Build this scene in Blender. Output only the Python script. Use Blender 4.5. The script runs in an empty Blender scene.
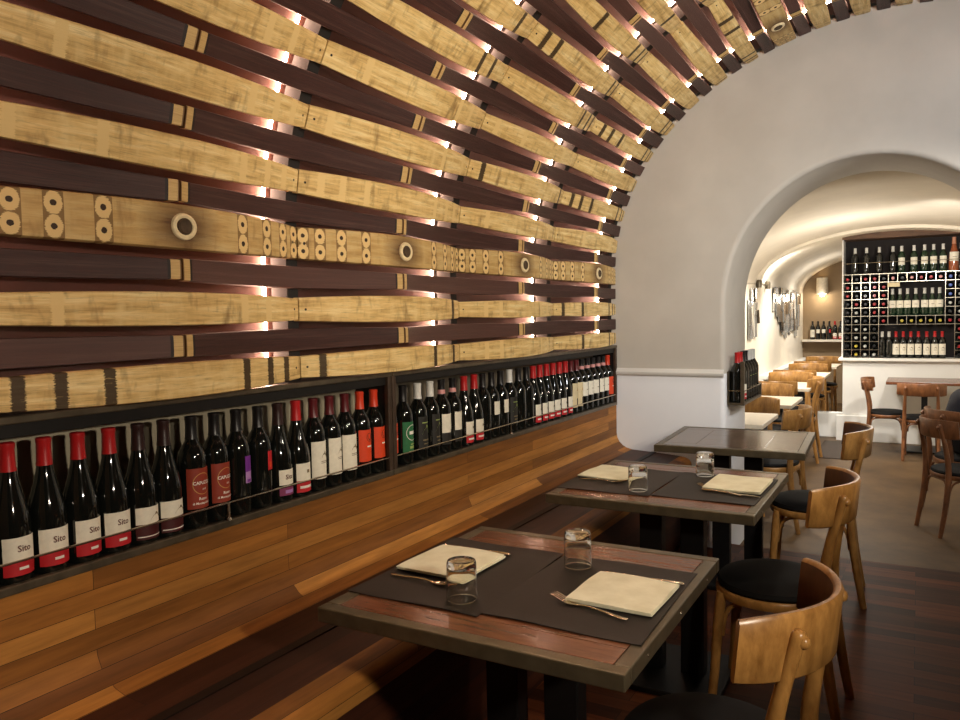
import bpy, bmesh, math, random
from mathutils import Vector, Matrix
random.seed(7)
SC = bpy.context.scene
COL = SC.collection
PI = math.pi
H = 1.40            # eye height
XW = -1.65          # face of the left wall fittings
YE = 4.62           # end wall of the front room
YI = 5.25           # inner face of that wall
ZF = -0.09          # floor of the back room, one step down
ORD = ['first','second','third','fourth','fifth','sixth','seventh','eighth','ninth','tenth','eleventh','twelfth',
       'thirteenth','fourteenth','fifteenth','sixteenth','seventeenth','eighteenth','nineteenth','twentieth']

# ------------------------------------------------------------------ materials
def srgb(r, g, b):
    f = lambda c: (c/255/12.92) if c/255 <= 0.04045 else ((c/255+0.055)/1.055)**2.4
    return (f(r), f(g), f(b), 1)

class NT:
    """tiny node helper"""
    def __init__(s, name):
        s.m = bpy.data.materials.new(name); s.m.use_nodes = True
        s.t = s.m.node_tree; s.n = s.t.nodes; s.l = s.t.links
        s.b = s.n['Principled BSDF']
    def node(s, typ, **kw):
        n = s.n.new(typ)
        for k, v in kw.items():
            if k.startswith('i_'):
                n.inputs[k[2:].replace('_', ' ')].default_value = v
            else: setattr(n, k, v)
        return n
    def link(s, a, b): s.l.new(a, b)
    def math(s, op, a, b=None, clamp=False):
        n = s.n.new('ShaderNodeMath'); n.operation = op; n.use_clamp = clamp
        for i, v in enumerate((a, b)):
            if v is None: continue
            if isinstance(v, (int, float)): n.inputs[i].default_value = v
            else: s.l.new(v, n.inputs[i])
        return n.outputs[0]
    def mix(s, f, a, b, typ='MIX'):
        n = s.n.new('ShaderNodeMix'); n.data_type = 'RGBA'; n.blend_type = typ
        for i, v in ((0, f), (6, a), (7, b)):
            if isinstance(v, (int, float)): n.inputs[i].default_value = v
            elif isinstance(v, tuple): n.inputs[i].default_value = v
            else: s.l.new(v, n.inputs[i])
        return n.outputs[2]
    def ramp(s, f, stops):
        n = s.n.new('ShaderNodeValToRGB'); e = n.color_ramp.elements
        while len(e) > 1: e.remove(e[-1])
        e[0].position, e[0].color = stops[0]
        for p, c in stops[1:]:
            x = e.new(p); x.color = c
        s.l.new(f, n.inputs[0]); return n.outputs[0]
    def coord(s, which='Object', scale=(1,1,1)):
        c = s.n.new('ShaderNodeTexCoord'); m = s.n.new('ShaderNodeMapping')
        m.inputs['Scale'].default_value = scale
        s.l.new(c.outputs[which], m.inputs[0]); return m.outputs[0]
    def noise(s, vec, scale=5, detail=4, rough=0.55, w=None):
        n = s.n.new('ShaderNodeTexNoise')
        n.inputs['Scale'].default_value = scale; n.inputs['Detail'].default_value = detail
        n.inputs['Roughness'].default_value = rough
        if w is not None:
            n.noise_dimensions = '4D'; s.l.new(w, n.inputs['W'])
        s.l.new(vec, n.inputs['Vector']); return n.outputs[0]
    def bump(s, h, strength=0.2, dist=0.01):
        n = s.n.new('ShaderNodeBump'); n.inputs['Strength'].default_value = strength
        n.inputs['Distance'].default_value = dist
        s.l.new(h, n.inputs['Height']); s.l.new(n.outputs[0], s.b.inputs['Normal'])
    def set(s, col=None, rough=None, metal=None, spec=None):
        for k, v in (('Base Color', col), ('Roughness', rough), ('Metallic', metal), ('Specular IOR Level', spec)):
            if v is None: continue
            if isinstance(v, (int, float, tuple)): s.b.inputs[k].default_value = v
            else: s.l.new(v, s.b.inputs[k])
        return s.m

def flat(name, col, rough=0.5, metal=0, spec=0.5, var=0.12, scale=30):
    t = NT(name)
    n = t.noise(t.coord(), scale, 3)
    d = tuple(c*(1-var) for c in col[:3])+(1,); l = tuple(min(1, c*(1+var)) for c in col[:3])+(1,)
    return t.set(t.ramp(n, [(0.3, d), (0.7, l)]), rough, metal, spec)

def wood(name, dark, light, rough=0.4, stretch=(1, 1, 1), scale=14, spec=0.5, coord='Object', rand=0.0):
    t = NT(name)
    v = t.coord(coord, stretch)
    w = None
    oi = t.n.new('ShaderNodeObjectInfo')
    w = t.math('MULTIPLY', oi.outputs['Random'], 37.0)
    n = t.noise(v, scale, 6, 0.65, w)
    c = t.ramp(n, [(0.3, dark), (0.7, light)])
    if rand:
        g = t.math('ADD', t.math('MULTIPLY', oi.outputs['Random'], rand), 1-rand/2)
        gg = t.n.new('ShaderNodeCombineColor')
        for i in range(3): t.link(g, gg.inputs[i])
        c = t.mix(1.0, c, gg.outputs[0], 'MULTIPLY')
    t.bump(n, 0.15, 0.002)
    return t.set(c, rough, 0, spec)

M = {}
# plaster
def plaster():
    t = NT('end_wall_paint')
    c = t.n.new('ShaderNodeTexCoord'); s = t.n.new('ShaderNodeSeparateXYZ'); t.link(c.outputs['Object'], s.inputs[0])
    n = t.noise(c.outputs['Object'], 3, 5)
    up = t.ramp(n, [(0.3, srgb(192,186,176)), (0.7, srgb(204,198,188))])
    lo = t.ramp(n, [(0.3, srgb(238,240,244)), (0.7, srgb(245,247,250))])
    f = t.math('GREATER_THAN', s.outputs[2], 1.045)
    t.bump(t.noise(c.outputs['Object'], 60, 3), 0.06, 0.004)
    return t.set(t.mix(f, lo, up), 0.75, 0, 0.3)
M['plaster'] = plaster()
M['cream'] = flat('cream_plaster', srgb(232,222,204), 0.8, var=0.04, scale=4)
M['white_paint'] = flat('white_paint', srgb(232,230,224), 0.55, var=0.03, scale=6)
M['taupe'] = flat('taupe_plaster', srgb(150,128,100), 0.85, var=0.06, scale=5)
M['vault_back'] = flat('vault_backing', srgb(84,46,36), 0.85, var=0.12, scale=6)
M['dark_back'] = flat('dark_backing', srgb(28,20,18), 0.8)
M['beam'] = wood('brown_beam', srgb(70,48,34), srgb(108,78,56), 0.7, (1, 6, 6), 6)

# barrel staves
def stave_light(name, hooped=False):
    t = NT(name)
    uv = t.n.new('ShaderNodeUVMap'); s = t.n.new('ShaderNodeSeparateXYZ'); t.link(uv.outputs[0], s.inputs[0])
    oi = t.n.new('ShaderNodeObjectInfo'); R = oi.outputs['Random']
    w = t.math('MULTIPLY', R, 61.0)
    mp = t.n.new('ShaderNodeMapping'); mp.inputs['Scale'].default_value = (2.2, 2.4, 1); t.link(uv.outputs[0], mp.inputs[0])
    big = t.noise(mp.outputs[0], 2.2, 5, 0.6, w)
    mp2 = t.n.new('ShaderNodeMapping'); mp2.inputs['Scale'].default_value = (3, 9, 1); t.link(uv.outputs[0], mp2.inputs[0])
    grain = t.noise(mp2.outputs[0], 6, 6, 0.7, w)
    base = t.ramp(big, [(0.3, srgb(184,148,88)), (0.5, srgb(226,192,126)), (0.68, srgb(246,224,166))])
    base = t.mix(t.math('MULTIPLY', t.math('SUBTRACT', 0.58, grain, True), 1.2, True), base, srgb(132,100,56))
    # crosswise saw / hoop weathering
    mp3 = t.n.new('ShaderNodeMapping'); mp3.inputs['Scale'].default_value = (26, 0.8, 1); t.link(uv.outputs[0], mp3.inputs[0])
    cross = t.noise(mp3.outputs[0], 1.0, 3, 0.6, w)
    base = t.mix(t.math('MULTIPLY', t.math('SUBTRACT', cross, 0.50, True), 3.0, True), base, srgb(232,206,146))
    base = t.mix(t.math('MULTIPLY', t.math('SUBTRACT', 0.45, cross, True), 4.2, True), base, srgb(120,90,50))
    # grey green mould blots
    blot = t.noise(mp.outputs[0], 5.5, 5, 0.7, t.math('ADD', w, 11.0))
    base = t.mix(t.math('MULTIPLY', t.math('SUBTRACT', blot, 0.53, True), 3.0, True), base, srgb(104,84,50))
    au = t.math('ABSOLUTE', s.outputs[0])
    jag = t.noise(uv.outputs[0], 60, 2, 0.6, w)
    def band(pos, wd, edge=0.5):
        d = t.math('ABSOLUTE', t.math('SUBTRACT', t.math('ADD', au, t.math('MULTIPLY', t.math('SUBTRACT', jag, 0.5), 0.02)), pos))
        return t.math('LESS_THAN', d, wd)
    if hooped:
        base = t.mix(0.45, base, srgb(160,124,72))
        # wine stain round the bung
        sx = t.math('MULTIPLY', s.outputs[0], 1.0); sy = t.math('MULTIPLY', t.math('SUBTRACT', s.outputs[1], 0.5), 0.16)
        dd = t.math('SQRT', t.math('ADD', t.math('MULTIPLY', sx, sx), t.math('MULTIPLY', sy, sy)))
        st = t.math('ADD', dd, t.math('MULTIPLY', t.math('SUBTRACT', blot, 0.5), 0.10))
        base = t.mix(t.ramp(st, [(0.035, (0.9,)*3+(1,)), (0.13, (0, 0, 0, 1))]), base, srgb(72,40,24))
        for pos in (0.205, 0.31, 0.392, 0.452):
            d = t.math('ABSOLUTE', t.math('SUBTRACT', au, pos))
            base = t.mix(t.math('LESS_THAN', d, 0.021), base, srgb(132,102,60))
            wv = t.math('MULTIPLY', t.math('SUBTRACT', jag, 0.5), 0.014)
            for vv in (0.26, 0.74):
                e = t.math('MULTIPLY', t.math('SUBTRACT', s.outputs[1], vv), 0.105)
                r = t.math('SQRT', t.math('ADD', t.math('MULTIPLY', t.math('MULTIPLY', d, d), 1.5), t.math('MULTIPLY', t.math('MULTIPLY', e, e), 0.8)))
                base = t.mix(t.math('LESS_THAN', t.math('ADD', r, wv), 0.0225), base, srgb(224,192,132))
            for vv in (0.26, 0.74):
                e = t.math('MULTIPLY', t.math('SUBTRACT', s.outputs[1], vv), 0.105)
                r = t.math('SQRT', t.math('ADD', t.math('MULTIPLY', d, d), t.math('MULTIPLY', e, e)))
                base = t.mix(t.math('LESS_THAN', t.math('ADD', r, t.math('MULTIPLY', wv, 0.3)), 0.0068), base, srgb(52,34,18))
    else:
        for k, pos in enumerate((0.205, 0.31, 0.392)):
            on = t.math('FRACT', t.math('MULTIPLY', R, 7.3+5.1*k))
            side = t.math('ADD', on, t.math('MULTIPLY', t.math('SIGN', s.outputs[0]), 0.16))
            vis = t.math('GREATER_THAN', side, 0.34)
            tone = t.math('GREATER_THAN', t.math('FRACT', t.math('MULTIPLY', R, 3.7)), 0.42)
            c = t.mix(tone, srgb(226,196,134), srgb(50,34,18))
            edge = t.math('GREATER_THAN', t.math('ADD', blot, t.math('MULTIPLY', grain, 0.3)), 0.5)
            base = t.mix(t.math('MULTIPLY', t.math('MULTIPLY', band(pos, 0.0135), vis), t.math('ADD', t.math('MULTIPLY', edge, 0.45), 0.5)), base, c)
    # screw heads
    for vv in (0.5,):
        e = t.math('MULTIPLY', t.math('SUBTRACT', s.outputs[1], vv), 0.08); d = t.math('SUBTRACT', au, 0.448)
        r = t.math('SQRT', t.math('ADD', t.math('MULTIPLY', d, d), t.math('MULTIPLY', e, e)))
        base = t.mix(t.math('LESS_THAN', r, 0.004), base, srgb(30,20,12))
    t.bump(t.math('ADD', grain, t.math('MULTIPLY', cross, 0.6)), 0.35, 0.003)
    return t.set(base, 0.62, 0, 0.35)
M['stave_light'] = stave_light('pale_oak_stave')
M['stave_bung'] = stave_light('weathered_oak_stave', True)
def stave_dark():
    t = NT('wine_stained_oak')
    uv = t.n.new('ShaderNodeUVMap'); s = t.n.new('ShaderNodeSeparateXYZ'); t.link(uv.outputs[0], s.inputs[0])
    oi = t.n.new('ShaderNodeObjectInfo'); R = oi.outputs['Random']; w = t.math('MULTIPLY', R, 43.0)
    mp = t.n.new('ShaderNodeMapping'); mp.inputs['Scale'].default_value = (2, 5, 1); t.link(uv.outputs[0], mp.inputs[0])
    n = t.noise(mp.outputs[0], 5, 6, 0.7, w); big = t.noise(mp.outputs[0], 1.2, 3, 0.5, w)
    a = t.ramp(n, [(0.3, srgb(34,17,14)), (0.7, srgb(72,38,32))])
    b = t.ramp(n, [(0.3, srgb(60,40,36)), (0.7, srgb(112,80,72))])
    base = t.mix(t.math('MULTIPLY', t.math('SUBTRACT', big, 0.5, True), 2.5, True), a, b)
    base = t.mix(t.math('MULTIPLY', t.math('GREATER_THAN', t.math('FRACT', t.math('MULTIPLY', R, 9.7)), 0.7), 0.35), base, srgb(110,78,70))
    au = t.math('ABSOLUTE', s.outputs[0])
    on = t.math('GREATER_THAN', au, 0.4435)
    pale = t.ramp(n, [(0.3, srgb(176,140,82)), (0.7, srgb(216,184,124))])
    base = t.mix(on, base, pale)
    g = t.math('LESS_THAN', t.math('ABSOLUTE', t.math('SUBTRACT', au, 0.4395)), 0.004)
    base = t.mix(g, base, srgb(30,18,12))
    g2 = t.math('GREATER_THAN', au, 0.4665)
    base = t.mix(g2, base, srgb(110,78,44))
    t.bump(n, 0.4, 0.003)
    return t.set(base, 0.5, 0, 0.4)
M['stave_dark'] = stave_dark()
M['bung_ring'] = flat('pale_bung_ring', srgb(226,206,164), 0.7, var=0.15, scale=60)
M['bung_plug'] = flat('dark_bung_plug', srgb(70,54,36), 0.8, var=0.3, scale=60)
M['batten'] = flat('black_batten', srgb(20,15,13), 0.7)
def emit(name, col, st):
    t = NT(name); t.b.inputs['Emission Color'].default_value = col; t.b.inputs['Emission Strength'].default_value = st
    t.b.inputs['Base Color'].default_value = (0.8, 0.8, 0.8, 1); return t.m
M['led'] = emit('led_strip_glow', (1.0, 0.62, 0.44, 1), 110)
M['bulb'] = emit('lamp_glow', (1.0, 0.86, 0.62, 1), 25)

# plank panelling of the banquette (uv: u along the room, v round the profile, metres)
def planks(name, cols, pw, pl, rough, coordname='UV', swap=False, mortar=0.0012, spec=0.5):
    t = NT(name)
    tc = t.n.new('ShaderNodeTexCoord')
    br = t.n.new('ShaderNodeTexBrick'); br.offset = 0.37; br.offset_frequency = 2; br.squash = 1
    br.inputs['Color1'].default_value = (0, 0, 0, 1); br.inputs['Color2'].default_value = (1, 1, 1, 1)
    br.inputs['Mortar'].default_value = (0.5, 0.5, 0.5, 1)
    br.inputs['Scale'].default_value = 1; br.inputs['Mortar Size'].default_value = mortar
    br.inputs['Brick Width'].default_value = pl; br.inputs['Row Height'].default_value = pw; br.inputs['Bias'].default_value = 0
    br.inputs['Mortar Smooth'].default_value = 0.2
    src = tc.outputs[coordname]
    t.link(src, br.inputs['Vector'])
    mp = t.n.new('ShaderNodeMapping'); mp.inputs['Scale'].default_value = (1.6, 22, 22) if not swap else (22, 1.6, 22)
    t.link(src, mp.inputs[0])
    w = t.math('MULTIPLY', br.outputs['Color'], 23.0)
    g = t.noise(mp.outputs[0], 2.2, 6, 0.62, w)
    tone = t.ramp(br.outputs['Color'], [(i/(len(cols)-1), c) for i, c in enumerate(cols)])
    dk = t.mix(1.0, tone, t.ramp(g, [(0.25, (0.5, 0.46, 0.42, 1)), (0.7, (1.15, 1.12, 1.1, 1))]), 'MULTIPLY')
    c = t.mix(br.outputs['Fac'], dk, srgb(24,13,8))
    t.bump(t.math('SUBTRACT', g, t.math('MULTIPLY', br.outputs['Fac'], 3.0)), 0.12, 0.002)
    return t.set(c, rough, 0, spec)
M['bench'] = planks('bench_planks', [srgb(108,66,27), srgb(182,122,54), srgb(120,76,34), srgb(196,138,66), srgb(150,97,44)], 0.047, 1.7, 0.55, spec=0.3, mortar=0.0007)
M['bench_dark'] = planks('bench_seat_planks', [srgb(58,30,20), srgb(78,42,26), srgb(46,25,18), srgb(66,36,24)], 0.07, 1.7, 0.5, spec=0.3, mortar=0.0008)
M['floor'] = planks('floor_planks', [srgb(78,42,24), srgb(118,66,38), srgb(62,33,19), srgb(98,56,32)], 0.075, 0.9, 0.5, 'Object', spec=0.14)
def concrete():
    t = NT('brown_screed')
    n = t.noise(t.coord(), 2.2, 6, 0.65); n2 = t.noise(t.coord(), 28, 4, 0.6)
    c = t.ramp(n, [(0.3, srgb(66,50,33)), (0.7, srgb(104,80,52))])
    c = t.mix(t.math('MULTIPLY', t.math('SUBTRACT', 0.55, n2, True), 1.2, True), c, srgb(70,56,42))
    t.bump(n2, 0.1, 0.003)
    return t.set(c, 0.5, 0, 0.25)
M['screed'] = concrete()
# metals
M['steel'] = flat('brushed_steel', srgb(104,94,78), 0.36, 0.6, var=0.3, scale=18)
M['steel_brown'] = flat('brown_rusted_steel', srgb(74,58,46), 0.5, 0.4, var=0.3, scale=18)
M['edge_steel'] = flat('table_edge_steel', srgb(104,94,74), 0.36, 0.6, var=0.18, scale=22)
M['bright_steel'] = flat('bright_steel', srgb(206,196,176), 0.25, 1.0, var=0.05)
M['black_steel'] = flat('black_steel', srgb(20,19,19), 0.45, 0.3)
M['cutlery'] = flat('cutlery_steel', srgb(214,200,180), 0.22, 1.0, var=0.05)
M['shelf_back'] = flat('grey_shelf_back', srgb(160,150,128), 0.8, var=0.1, scale=10)
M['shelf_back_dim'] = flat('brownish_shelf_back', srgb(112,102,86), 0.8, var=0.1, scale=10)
M['shelf_dark'] = flat('dark_shelf_sheet', srgb(30,27,25), 0.5, 0.4)
# wood of furniture
M['table_wood'] = wood('table_board', srgb(74,42,26), srgb(130,80,52), 0.24, (2, 14, 14), 4, 0.6)
M['table_wood_pale'] = wood('table_board_grey', srgb(84,66,52), srgb(120,98,78), 0.22, (2, 14, 14), 4, 0.6)
M['chair_wood'] = wood('bentwood', srgb(122,82,38), srgb(192,142,78), 0.32, (3, 3, 1.2), 9, 0.5, rand=0.14)
M['chair_wood_shaded'] = wood('shaded_inner_bentwood', srgb(64,38,22), srgb(98,60,34), 0.4, (3, 3, 1.2), 9, 0.4)  # same bentwood darkened, shade on the inside of the backrest put into colour
M['chair_red'] = wood('brown_bentwood', srgb(84,50,28), srgb(140,90,54), 0.36, (3, 3, 1.2), 9, 0.5, rand=0.2)
M['cushion'] = flat('black_cushion', srgb(13,12,12), 0.75, var=0.2, spec=0.2)
M['leather'] = flat('dark_brown_leather', srgb(31,24,20), 0.55, var=0.16, scale=90, spec=0.4)
M['cream_top'] = flat('cream_table_top', srgb(226,214,192), 0.3, var=0.05)
def linen():
    t = NT('cream_linen')
    v = t.coord('Object', (1, 1, 1))
    n = t.noise(v, 18, 5); f = t.noise(v, 700, 2)
    t.bump(t.math('ADD', n, t.math('MULTIPLY', f, 0.25)), 0.25, 0.004)
    return t.set(t.ramp(n, [(0.3, srgb(220,214,184)), (0.7, srgb(238,234,208))]), 0.85, 0, 0.2)
M['linen'] = linen()
def glass():
    t = NT('clear_glass'); t.b.inputs['Transmission Weight'].default_value = 1.0
    t.b.inputs['IOR'].default_value = 1.45
    return t.set((0.97, 0.97, 0.94, 1), 0.02)
M['glass'] = glass()
M['bottle'] = flat('dark_bottle_glass', (0.006, 0.007, 0.006, 1), 0.06, spec=0.7)
M['bottle_green'] = flat('green_bottle_glass', (0.01, 0.03, 0.014, 1), 0.08, spec=0.7)
M['rose'] = flat('rose_wine_bottle', srgb(150,80,48), 0.12, spec=0.6)
M['mirror'] = flat('mirror_glass', srgb(196,196,192), 0.2, 0.55, var=0.03)
M['mirror_grey'] = flat('grey_mirror_glass', srgb(132,130,126), 0.2, 0.5, var=0.05)
M['mirror_dark'] = flat('smoked_mirror_glass', srgb(54,50,48), 0.15, 0.4, var=0.05)
M['mat'] = flat('dark_floor_mat', srgb(58,46,36), 0.8)
M['shade'] = flat('white_lamp_shade', srgb(235,225,205), 0.5)
def paint(key, r, g, b, rough=0.5, spec=0.4):
    if key not in M: M[key] = flat(key, srgb(r, g, b), rough, var=0.06, scale=80, spec=spec)
    return M[key]
for k, c in {'foil_red': (178,30,32), 'foil_black': (24,21,21), 'foil_maroon': (88,24,28), 'foil_orange': (206,58,30),
             'foil_white': (214,212,206), 'foil_brown': (48,28,26), 'foil_pink': (216,150,146), 'foil_yellow': (196,176,60),
             'foil_blue': (70,100,190), 'foil_silver': (196,196,190), 'foil_beige': (190,130,100),
             'paper_white': (232,226,208), 'paper_red': (190,32,40), 'paper_darkred': (70,22,22), 'paper_rust': (140,50,30),
             'paper_purple': (110,40,140), 'paper_lilac': (172,128,186), 'paper_plum': (130,50,90), 'paper_orange': (214,66,26),
             'paper_green': (34,104,60), 'paper_beige': (216,200,160), 'paper_olive': (150,170,96), 'paper_dark': (34,32,28),
             'ink_brown': (92,44,36), 'ink_gold': (190,140,80), 'ink_white': (236,230,220), 'ink_grey': (126,112,84),
             'ink_dark': (50,34,28)}.items():
    paint(k, *c, rough=0.35 if k.startswith('foil') else 0.6)

# ------------------------------------------------------------------ mesh builder
class MB:
    def __init__(s): s.v = []; s.f = []; s.mi = []; s.uv = {}
    def add(s, vs, fs, mi=0, uv=None):
        o = len(s.v); s.v += [tuple(v) for v in vs]
        for k, f in enumerate(fs):
            if uv: s.uv[len(s.f)] = uv[k]
            s.f.append(tuple(o+i for i in f)); s.mi.append(mi)
        return s
    def box(s, c, d, mi=0, mat=None):
        x, y, z = (k/2 for k in d)
        vs = [Vector((a*x, b*y, e*z)) for a in (-1, 1) for b in (-1, 1) for e in (-1, 1)]
        if mat: vs = [mat @ v for v in vs]
        vs = [v+Vector(c) for v in vs]
        return s.add(vs, [(0,1,3,2), (4,6,7,5), (0,4,5,1), (2,3,7,6), (0,2,6,4), (1,5,7,3)], mi)
    def box2(s, a, b, mi=0):
        return s.box([(p+q)/2 for p, q in zip(a, b)], [abs(q-p) for p, q in zip(a, b)], mi)
    def tube(s, pts, r, n=10, mi=0, caps=True, closed=False, flat_=None):
        P = [Vector(p) for p in pts]; N = len(P)
        R = r if isinstance(r, (list, tuple)) else [r]*N
        T = []
        for i in range(N):
            a = P[(i-1) % N] if (closed or i > 0) else P[i]; b = P[(i+1) % N] if (closed or i < N-1) else P[i]
            T.append((b-a).normalized())
        up = Vector((0, 0, 1)) if abs(T[0].z) < 0.9 else Vector((1, 0, 0))
        u = (up-T[0]*up.dot(T[0])).normalized(); rings = []
        for i in range(N):
            u = (u-T[i]*u.dot(T[i])).normalized(); w = T[i].cross(u)
            fx, fy = flat_ or (1, 1)
            rings.append([P[i]+(u*math.cos(2*PI*k/n)*fx+w*math.sin(2*PI*k/n)*fy)*R[i] for k in range(n)])
        vs = [v for q in rings for v in q]; fs = []
        for i in range(N if closed else N-1):
            j = (i+1) % N
            for k in range(n):
                fs.append((i*n+k, i*n+(k+1) % n, j*n+(k+1) % n, j*n+k))
        if caps and not closed:
            fs.append(tuple(reversed(range(n)))); fs.append(tuple((N-1)*n+k for k in range(n)))
        return s.add(vs, fs, mi)
    def lathe(s, prof, n=20, mi=0, mat=None, c=(0, 0, 0)):
        """prof: (r, z) list; ends with r=0 close"""
        vs = []; idx = []
        for r, z in prof:
            if r < 1e-6: idx.append([len(vs)]); vs.append(Vector((0, 0, z)))
            else:
                idx.append(list(range(len(vs), len(vs)+n)))
                vs += [Vector((r*math.cos(2*PI*k/n), r*math.sin(2*PI*k/n), z)) for k in range(n)]
        fs = []
        for a, b in zip(idx, idx[1:]):
            for k in range(n):
                k2 = (k+1) % n
                if len(a) == 1 and len(b) == 1: continue
                if len(a) == 1: fs.append((a[0], b[k2], b[k]))
                elif len(b) == 1: fs.append((a[k], a[k2], b[0]))
                else: fs.append((a[k], a[k2], b[k2], b[k]))
        if mat: vs = [mat @ v for v in vs]
        return s.add([v+Vector(c) for v in vs], fs, mi)
    def build(s, name, mats, parent=None, smooth=True, sharp=38, bevel=0, fix=True, seg=2):
        me = bpy.data.meshes.new(name); me.from_pydata(s.v, [], s.f)
        if not isinstance(mats, (list, tuple)): mats = [mats]
        for m in mats: me.materials.append(m)
        for p, k in zip(me.polygons, s.mi): p.material_index = k
        if s.uv:
            ul = me.uv_layers.new(name='UVMap')
            for p in me.polygons:
                q = s.uv.get(p.index)
                if q:
                    for li, c in zip(p.loop_indices, q): ul.data[li].uv = c
        bm = bmesh.new(); bm.from_mesh(me)
        if fix: bmesh.ops.recalc_face_normals(bm, faces=bm.faces)
        if smooth:
            for f in bm.faces: f.smooth = True
            for e in bm.edges:
                if len(e.link_faces) == 2 and e.calc_face_angle(0) > math.radians(sharp): e.smooth = False
        bm.to_mesh(me); bm.free()
        o = bpy.data.objects.new(name, me); COL.objects.link(o)
        if parent: o.parent = parent
        if bevel:
            b = o.modifiers.new('bevel', 'BEVEL'); b.width = bevel; b.segments = seg; b.limit_method = 'ANGLE'; b.angle_limit = math.radians(40)
        return o

def tag(o, label=None, cat=None, group=None, kind=None):
    if label: o['label'] = label
    if cat: o['category'] = cat
    if group: o['group'] = group
    if kind: o['kind'] = kind
    return o
def empty(name, loc=(0, 0, 0), rz=0, label=None, cat=None, group=None):
    o = bpy.data.objects.new(name, None); COL.objects.link(o); o.empty_display_size = 0.05
    o.location = loc; o.rotation_euler = (0, 0, rz)
    return tag(o, label, cat, group)
def struct(o): o['kind'] = 'structure'; return o
def kids(o): return [c for c in bpy.data.objects if c.parent == o]
def copy_tree(o, parent=None, children=None):
    c = o.copy(); COL.objects.link(c)
    if parent: c.parent = parent
    for ch in kids(o): copy_tree(ch, c)
    return c
def text_mesh(body, size):
    cu = bpy.data.curves.new('t', 'FONT'); cu.body = body; cu.size = size; cu.align_x = 'CENTER'; cu.align_y = 'CENTER'
    cu.resolution_u = 2; cu.offset = 0.018*size
    ob = bpy.data.objects.new('t', cu); COL.objects.link(ob)
    dg = bpy.context.evaluated_depsgraph_get(); dg.update()
    me = bpy.data.meshes.new_from_object(ob.evaluated_get(dg))
    vs = [v.co.copy() for v in me.vertices]; fs = [tuple(p.vertices) for p in me.polygons]
    bpy.data.objects.remove(ob); bpy.data.curves.remove(cu); bpy.data.meshes.remove(me)
    return vs, fs
def bez(p0, p1, p2, p3, n=10):
    P = [Vector(p) for p in (p0, p1, p2, p3)]
    return [P[0]*(1-t)**3+P[1]*3*t*(1-t)**2+P[2]*3*t*t*(1-t)+P[3]*t**3 for t in (i/n for i in range(n+1))]

# ------------------------------------------------------------------ camera
F_PX, YAW, PITCH, ROLL = 769.8, math.radians(29.708), math.radians(3.148), math.radians(-1.052)
fwd = Vector((-math.sin(YAW)*math.cos(PITCH), math.cos(YAW)*math.cos(PITCH), -math.sin(PITCH)))
right = Vector((math.cos(YAW), math.sin(YAW), 0)); up = right.cross(fwd)
r2 = right*math.cos(ROLL)+up*math.sin(ROLL); u2 = -right*math.sin(ROLL)+up*math.cos(ROLL)
cam = bpy.data.cameras.new('camera'); cam.sensor_width = 36; cam.lens = F_PX*36/960; cam.clip_start = 0.02; cam.clip_end = 60
camo = bpy.data.objects.new('camera', cam); COL.objects.link(camo)
mw = Matrix((r2, u2, -fwd)).transposed().to_4x4(); mw.translation = (0, 0, H); camo.matrix_world = mw
SC.camera = camo
def in_view(p, margin=60):
    d = Vector(p)-Vector((0, 0, H)); c = d.dot(fwd)
    if c < 0.05: return False
    x = 480+F_PX*d.dot(r2)/c; y = 360-F_PX*d.dot(u2)/c
    return -margin < x < 960+margin and -margin < y < 720+margin

# ------------------------------------------------------------------ vault profile of the front room
VC, VZ, VA, VB = -0.12, 1.65, 1.55, 1.335
def vault_table(off=0.0):
    a, b = VA+off, VB+off
    pts = [(VC-a*math.cos(t), VZ+b*math.sin(t)) for t in (i*PI/720 for i in range(721))]
    return pts
_tab = vault_table(); _cum = [0]
for p, q in zip(_tab, _tab[1:]): _cum.append(_cum[-1]+math.hypot(q[0]-p[0], q[1]-p[1]))
def vault_at(s):
    """s = height for the vertical part, arc length + VZ above; returns point, tangent"""
    if s <= VZ: return Vector((VC-VA, 0, s)), Vector((0, 0, 1))
    d = s-VZ; i = 0
    while i < 719 and _cum[i+1] < d: i += 1
    f = (d-_cum[i])/(_cum[i+1]-_cum[i]); p, q = _tab[i], _tab[i+1]
    P = Vector((p[0]+(q[0]-p[0])*f, 0, p[1]+(q[1]-p[1])*f))
    return P, Vector((q[0]-p[0], 0, q[1]-p[1])).normalized()

def strip_surface(name, prof, y0, y1, mat, ny=1, parent=None, flip=False):
    """extrude an x,z polyline along y with metric uv"""
    b = MB(); L = [0]
    for p, q in zip(prof, prof[1:]): L.append(L[-1]+math.hypot(q[0]-p[0], q[1]-p[1]))
    n = len(prof); V = []; fs = []; uv = []
    for j in range(ny+1):
        y = y0+(y1-y0)*j/ny
        V += [(x, y, z) for x, z in prof]
    for j in range(ny):
        ya = y0+(y1-y0)*j/ny; yb = y0+(y1-y0)*(j+1)/ny
        for i in range(n-1):
            fs.append((j*n+i, (j+1)*n+i, (j+1)*n+i+1, j*n+i+1)); uv.append([(ya, L[i]), (yb, L[i]), (yb, L[i+1]), (ya, L[i+1])])
    b.add(V, fs, 0, uv)
    return b.build(name, mat, parent, True, 38)

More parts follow.
